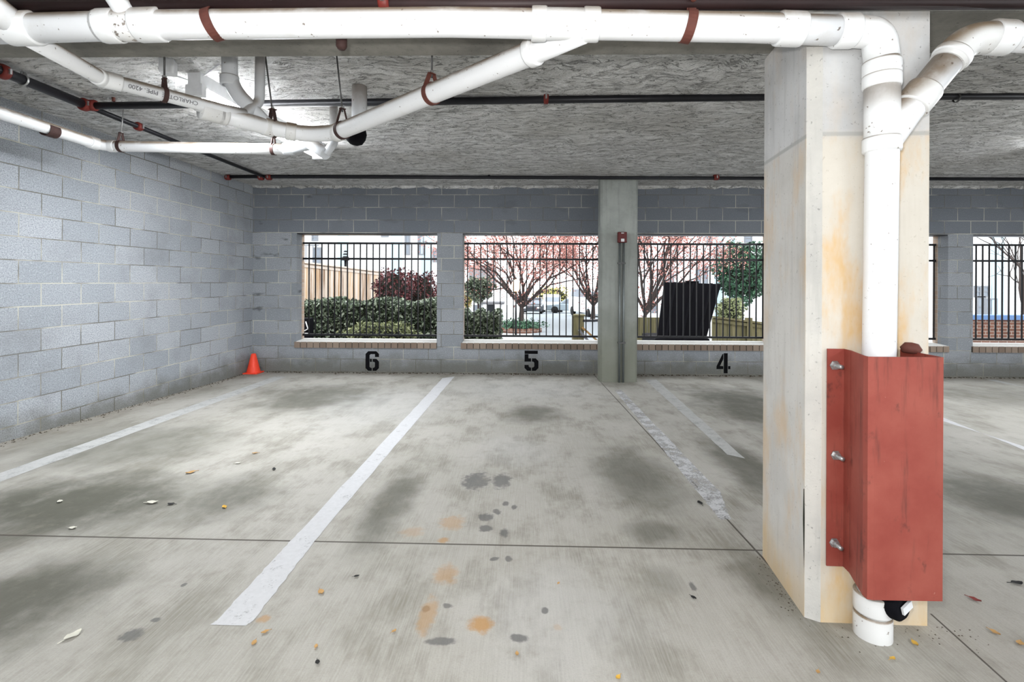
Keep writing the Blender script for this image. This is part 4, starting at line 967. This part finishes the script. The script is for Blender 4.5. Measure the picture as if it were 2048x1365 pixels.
house(P(1930, 500, 24).x, P(2300, 500, 24).x, 24, 8, [(1955, 1966, 596, 632), (1972, 1990, 600, 634), (1950, 1958, 575, 592), (1966, 1975, 575, 592)], [P(1995, 500, 24).x], 'white house seen through the opening at the right edge')
t = house(P(938, 600, 42).x, P(978, 600, 42).x, 42, 2.7, [(948, 960, 612, 620)], [], 'small white garage left of the glowing street lamp', depth=4)
# open shelter with grey roof
q = P(985, 607, 36); t = thing('shelter', V(q.x, 36, gz(36)), 'low open shelter with a flat grey roof left of the red tree', 'shelter')
MB().box(q.x-0.95, q.x+0.85, 35.3, 37.5, q.z-0.06, q.z+0.1).build('roof', M['roof'], t)
for dx in (-0.75, 0.65): MB().box(q.x+dx-0.08, q.x+dx+0.08, 35.5, 35.66, gz(36)-0.1, q.z-0.06).build('post', M['siding'], t)
MB().box(q.x-0.5, q.x+0.1, 37.2, 37.4, gz(37), q.z-0.1).build('back_panel', M['card'], t)
MB().box(q.x+0.15, q.x+0.7, 36.8, 37.2, gz(37), q.z-0.5).build('brick_base', M['brickred'], t)

def tree(base, h, spread, trunk_r, seed, label, leafmat, nleaf, lsize, name='tree', split=0.28, depth=4, nb=5, cat='tree', bare=False, lean=0.0):
    rr = random.Random(seed); t = thing(name, base, label, cat); mb = MB(); tips = []
    def grow(p, d, L_, r, lv):
        n = 4; pts = [p]; q = p.copy(); dd = d.copy()
        for i in range(n):
            dd = (dd+V(rr.gauss(0, .09), rr.gauss(0, .09), rr.gauss(0.03, .06))).normalized(); q = q+dd*L_/n; pts.append(q.copy())
        mb.tube(pts, [r*(1-0.45*i/n) for i in range(n+1)], 7 if lv < 2 else 5, False)
        if lv >= 1: tips.extend(pts[1:])
        if lv >= depth: return
        k = nb if lv == 0 else rr.choice((2, 3, 3))
        for i in range(k):
            a = 2*math.pi*(i+rr.random()*.7)/k; tilt = (spread*rr.uniform(.55, 1.15)) if lv == 0 else rr.uniform(.25, .6)
            o = dd.orthogonal().normalized(); o.rotate(Matrix.Rotation(a, 3, dd)); nd = (dd*math.cos(tilt)+o*math.sin(tilt)).normalized()
            s = pts[-1] if i < 2 or lv == 0 else pts[rr.choice((2, 3))]
            grow(s, nd, L_*(rr.uniform(.62, .9) if lv else (h*(1-split)*0.42/L_)), r*0.55*rr.uniform(.85, 1.1), lv+1)
    grow(V(*base), V(lean, 0, 1).normalized(), h*split, trunk_r, 0)
    mb.build('trunk', M['bark'], t)
    if not bare:
        def f(r):
            q = r.choice(tips); return (q.x+r.gauss(0, h*0.04), q.y+r.gauss(0, h*0.04), q.z+r.gauss(0, h*0.04))
        leaves(nleaf, f, lsize, seed+5, 0, 0.6).build('foliage', leafmat, t)
    return t
q = P(1042, 645, 20); tree(V(q.x, 20, gz(20)), 4.9, 0.95, 0.14, 21, 'spreading red leaved tree behind the glowing street lamp', M['redleaf'], 16000, 0.042, split=0.17, depth=4, nb=10)
q = P(1185, 640, 26); tree(V(q.x, 26, gz(26)), 6.0, 0.75, 0.15, 22, 'red leaved tree partly hidden by the slim rear column', M['redleaf'], 15000, 0.055, split=0.15, depth=4, nb=10)
q = P(1283, 640, 17); tree(V(q.x, 17, gz(17)), 4.4, 0.62, 0.11, 23, 'red leaved tree with dark branches left of the black lid', M['redleaf'], 9000, 0.04, split=0.15, depth=4, nb=9)
q = P(2010, 640, 16); tree(V(q.x+0.35, 16, gz(16)), 4.4, 0.9, 0.09, 24, 'bare branched tree outside the opening at the right edge', M['redleaf'], 0, 0.05, split=0.2, depth=4, nb=8, bare=True, name='bare_tree')
c = P(1483, 545, 21); shrub('evergreen_tree', (c.x, 21, c.z), (1.15, 0.9, 1.35), 5200, 0.07, M['green'], 'dense green tree right of the black lid', 'tree', 31)
c = P(1460, 622, 15); shrub('shrub', (c.x, 15, c.z), (0.42, 0.4, 0.42), 1500, 0.04, M['lime'], 'light green bush below the dense green tree', 'shrub', 32)
c = P(957, 578, 23); shrub('evergreen_tree', (c.x, 23, c.z), (0.72, 0.6, 0.58), 1800, 0.08, M['hedge'], 'dark evergreen crown at the left of the opening above number 5', 'tree', 33)
c = P(935, 600, 24); shrub('shrub', (c.x, 24, c.z), (0.25, 0.25, 0.5), 500, 0.05, M['yellow'], 'yellow green bush at the left jamb of the opening above number 5', 'shrub', 34)
c = P(1105, 598, 60); shrub('tree', (c.x, 60, c.z), (2.4, 1.5, 1.7), 1500, 0.14, M['yellow'], 'pale yellow tree at the far end of the road', 'tree', 35)
a = P(928, 628, 10.0); b = P(1003, 630, 10.0); zg = gz(10)
shrub('hedge', ((a.x+b.x)/2-0.15, 10.3, (a.z+zg)/2), ((b.x-a.x)/2+0.12, 0.4, (a.z-zg)/2), 4200, 0.04, M['hedge'], 'dark hedge at the lower left of the opening above number 5', 'hedge', 15, True)
# planted island with brick edging
q = P(1040, 655, 17); t = thing('planting_island', V(q.x, 17, gz(17)), 'planted island with green ground cover at the foot of the red tree', 'flower bed')
MB().lathe([(0.0, 0.0), (0.75, 0.0), (0.75, 0.16), (0.68, 0.18), (0, 0.18)], V(q.x, 17, gz(17)-0.02), V(0, 0, 1), 20).build('edging', M['brickred'], t)
tag(leaves(1600, lambda r: (q.x+r.gauss(0, .33), 17+r.gauss(0, .33), gz(17)+0.18+abs(r.gauss(0, .09))), 0.05, 41).build('ground_cover', M['green'], t), kind='stuff')
# street lamp
q = P(1032, 572, 15); t = thing('street_lamp', V(q.x, 15, gz(15)), 'street lamp with a glowing amber globe in front of the red tree', 'street lamp')
MB().tube([V(q.x, 15, gz(15)), V(q.x, 15, q.z-0.15)], [0.035, 0.025], 10).build('post', M['rail'], t)
MB().lathe([(0.07, -0.17), (0.09, -0.14), (0.14, -0.04), (0.145, 0.03), (0.10, 0.13), (0.03, 0.19), (0, 0.21)], q, V(0, 0, 1), 16).build('globe', M['globe'], t)
MB().lathe([(0.0, 0.20), (0.03, 0.20), (0.02, 0.24), (0, 0.28)], q, V(0, 0, 1), 10).build('finial', M['rail'], t)

# cars
def car(c, rz, mat, label, L_=4.4, W_=1.8, H=1.5, name='car', suv=False):
    t = thing(name, c, label, 'car', None, rz); Mx = Matrix.Translation(c) @ Matrix.Rotation(rz, 4, 'Z')
    def sec(pts, y0, y1, mname, m, par=None):
        return MB().prism([(x, z) for x, z in pts], y0, y1, Mx @ Matrix(((1, 0, 0, 0), (0, 0, 1, 0), (0, 1, 0, 0), (0, 0, 0, 1)))).build(mname, m, par or t, 0.05)
    h = H
    sec([(-L_/2, .3), (-L_/2, .55*h), (-L_/2+.1, .62*h), (L_/2-1.1, .62*h), (L_/2-.1, .55*h), (L_/2, .3)], -W_/2, W_/2, 'body', mat)
    rf = -L_/2+.15 if suv else -L_/2+.6
    sec([(rf, .6*h), (rf+.25, h), (L_/2-1.9, h), (L_/2-1.1, .6*h)], -W_/2+.1, W_/2-.1, 'cabin', mat)
    sec([(rf+.12, .66*h), (rf+.3, .95*h), (L_/2-1.98, .95*h), (L_/2-1.42, .66*h)], -W_/2+.09, W_/2-.09, 'side_windows', M['glass'])
    for k, (x0, x1) in enumerate(((L_/2-1.83, L_/2-1.22),)):
        MB().add([Mx @ V(x0, -W_/2+.2, .95*h), Mx @ V(x0, W_/2-.2, .95*h), Mx @ V(x1+.12, W_/2-.15, .64*h), Mx @ V(x1+.12, -W_/2+.15, .64*h)], [(0, 1, 2, 3)]).build('windscreen', M['glass'], t)
    MB().box(L_/2-.02, L_/2+.02, -W_/2+.45, W_/2-.45, .32*h, .46*h, Mx).build('grille', M['card'], t)
    for k in (-1, 1): MB().box(L_/2-.05, L_/2+.015, k*(W_/2-.25)-.15, k*(W_/2-.25)+.15, .40*h, .50*h, Mx).build('headlamp', M['white'], t)
    for x in (-L_/2+.8, L_/2-.85):
        for k in (-1, 1):
            MB().lathe([(0, -.1), (.33, -.1), (.33, .1), (0, .1)], Mx @ V(x, k*(W_/2-.08), .33), Mx.to_3x3() @ V(0, 1, 0), 18).build('wheel', M['tyre'], t)
    return t
def onroad(px, Y): q = P(px, 600, Y); return V(q.x, Y, gz(Y))
car(onroad(1186, 36), R(-75), M['carw'], 'white van facing the garage behind the mossy fence', 4.8, 2.0, 2.1, 'van', True)
car(onroad(1140, 46), R(165), M['cars'], 'silver car parked across the far end of the road', 4.2, 1.8, 1.4)
car(onroad(1104, 52), R(-90), M['carw'], 'white pickup sized car on the far road', 4.6, 1.9, 1.8, 'car', True)
car(onroad(1066, 44), R(-95), M['card'], 'dark car parked right of the red tree trunk', 4.3, 1.75, 1.4)

# wooden enclosure and dumpster outside the opening above number 4
zf = P(1290, 638, 11.0).z
plank_fence(P(1270, 640, 11.4), P(1345, 640, 11.4), zf, zf, gz(11.4), 9, M['moss'], 'mossy wooden enclosure boards left of the black lid', False, 'enclosure_fence', 0.03)
p0 = P(1425, 640, 11.2); p1 = P(1540, 650, 11.6)
plank_fence(p0, p1, P(1425, 636, 11.2).z, P(1540, 650, 11.6).z, gz(11.4), 12, M['moss'], 'mossy wooden enclosure boards right of the black lid', True, 'enclosure_fence', 0.03, (0.62,))
q = P(1156, 632, 10.6); t = thing('fence_post', V(q.x, 10.6, gz(10.6)), 'stout mossy gate post beside the road', 'post')
MB().box(q.x-0.12, q.x+0.12, 10.5, 10.72, gz(10.6), q.z).build('post', M['moss'], t, 0.01); MB().box(q.x-0.10, q.x+0.14, 10.48, 10.74, q.z, q.z+0.03).build('cap', M['moss'], t)
t = thing('enclosure_gate', P(1180, 660, 10.5), 'leaning wooden gate with an orange brace beside the gate post', 'gate')
MB().bar(P(1164, 655, 10.5), P(1215, 700, 10.5), 0.16, 0.04).build('brace', M['plank'], t)
MB().bar(P(1165, 642, 10.55), P(1225, 640, 10.55), 0.1, 0.05).build('rail', M['card'], t)
MB().bar(P(1158, 660, 10.45), P(1195, 705, 10.45), 0.09, 0.05).build('hinge_strap', M['roof'], t)
# black dumpster with its lid thrown up
yl = 9.6
t = thing('dumpster', V(P(1365, 680, yl).x, yl, gz(yl)), 'black dumpster with its large lid tipped up outside the opening above number 4', 'dumpster')
bl, br_, tr, tl = P(1314, 677, yl), P(1413, 677, yl), P(1443, 568, yl+0.35), P(1329, 564, yl+0.35)
mb = MB(); nrm_ = (br_-bl).cross(tl-bl).normalized()*0.05; vs = [bl, br_, tr, tl]; vs += [v-nrm_ if nrm_.y < 0 else v+nrm_ for v in vs[:4]]
mb.add(vs, [(0, 1, 2, 3), (7, 6, 5, 4), (0, 4, 5, 1), (1, 5, 6, 2), (2, 6, 7, 3), (3, 7, 4, 0)]); mb.build('lid', M['blackpl'], t, 0.015)
MB().bar(tl.lerp(tr, 0.38)+V(0, 0.02, 0.0), tl.lerp(tr, 0.60)+V(0, 0.02, 0.0), 0.06, 0.07).build('lid_lip', M['blackpl'], t)
for f in (0.18, 0.5, 0.82): MB().bar(bl.lerp(br_, f)-V(0, 0.015, 0), tl.lerp(tr, f)-V(0, 0.015, 0), 0.05, 0.02).build('lid_rib', M['blackpl'], t)
z0 = P(1360, 677, yl).z; MB().box(P(1309, 680, yl).x, P(1418, 680, yl).x, yl-0.05, yl+1.0, gz(yl), z0).build('bin', M['blackpl'], t, 0.02)
# right opening: low brick wall with a blue coping
a = P(1925, 640, 12); b = P(2260, 640, 12); t = thing('garden_wall', V((a.x+b.x)/2, 12, gz(12)), 'low red brick wall with a blue coping outside the right edge opening', 'wall')
MB().box(a.x, b.x, 12, 12.25, gz(12)-0.3, P(2000, 640, 12).z).build('brickwork', M['brickred'], t); MB().box(a.x, b.x, 11.96, 12.3, P(2000, 640, 12).z, P(2000, 631, 12).z).build('coping', M['blue'], t)
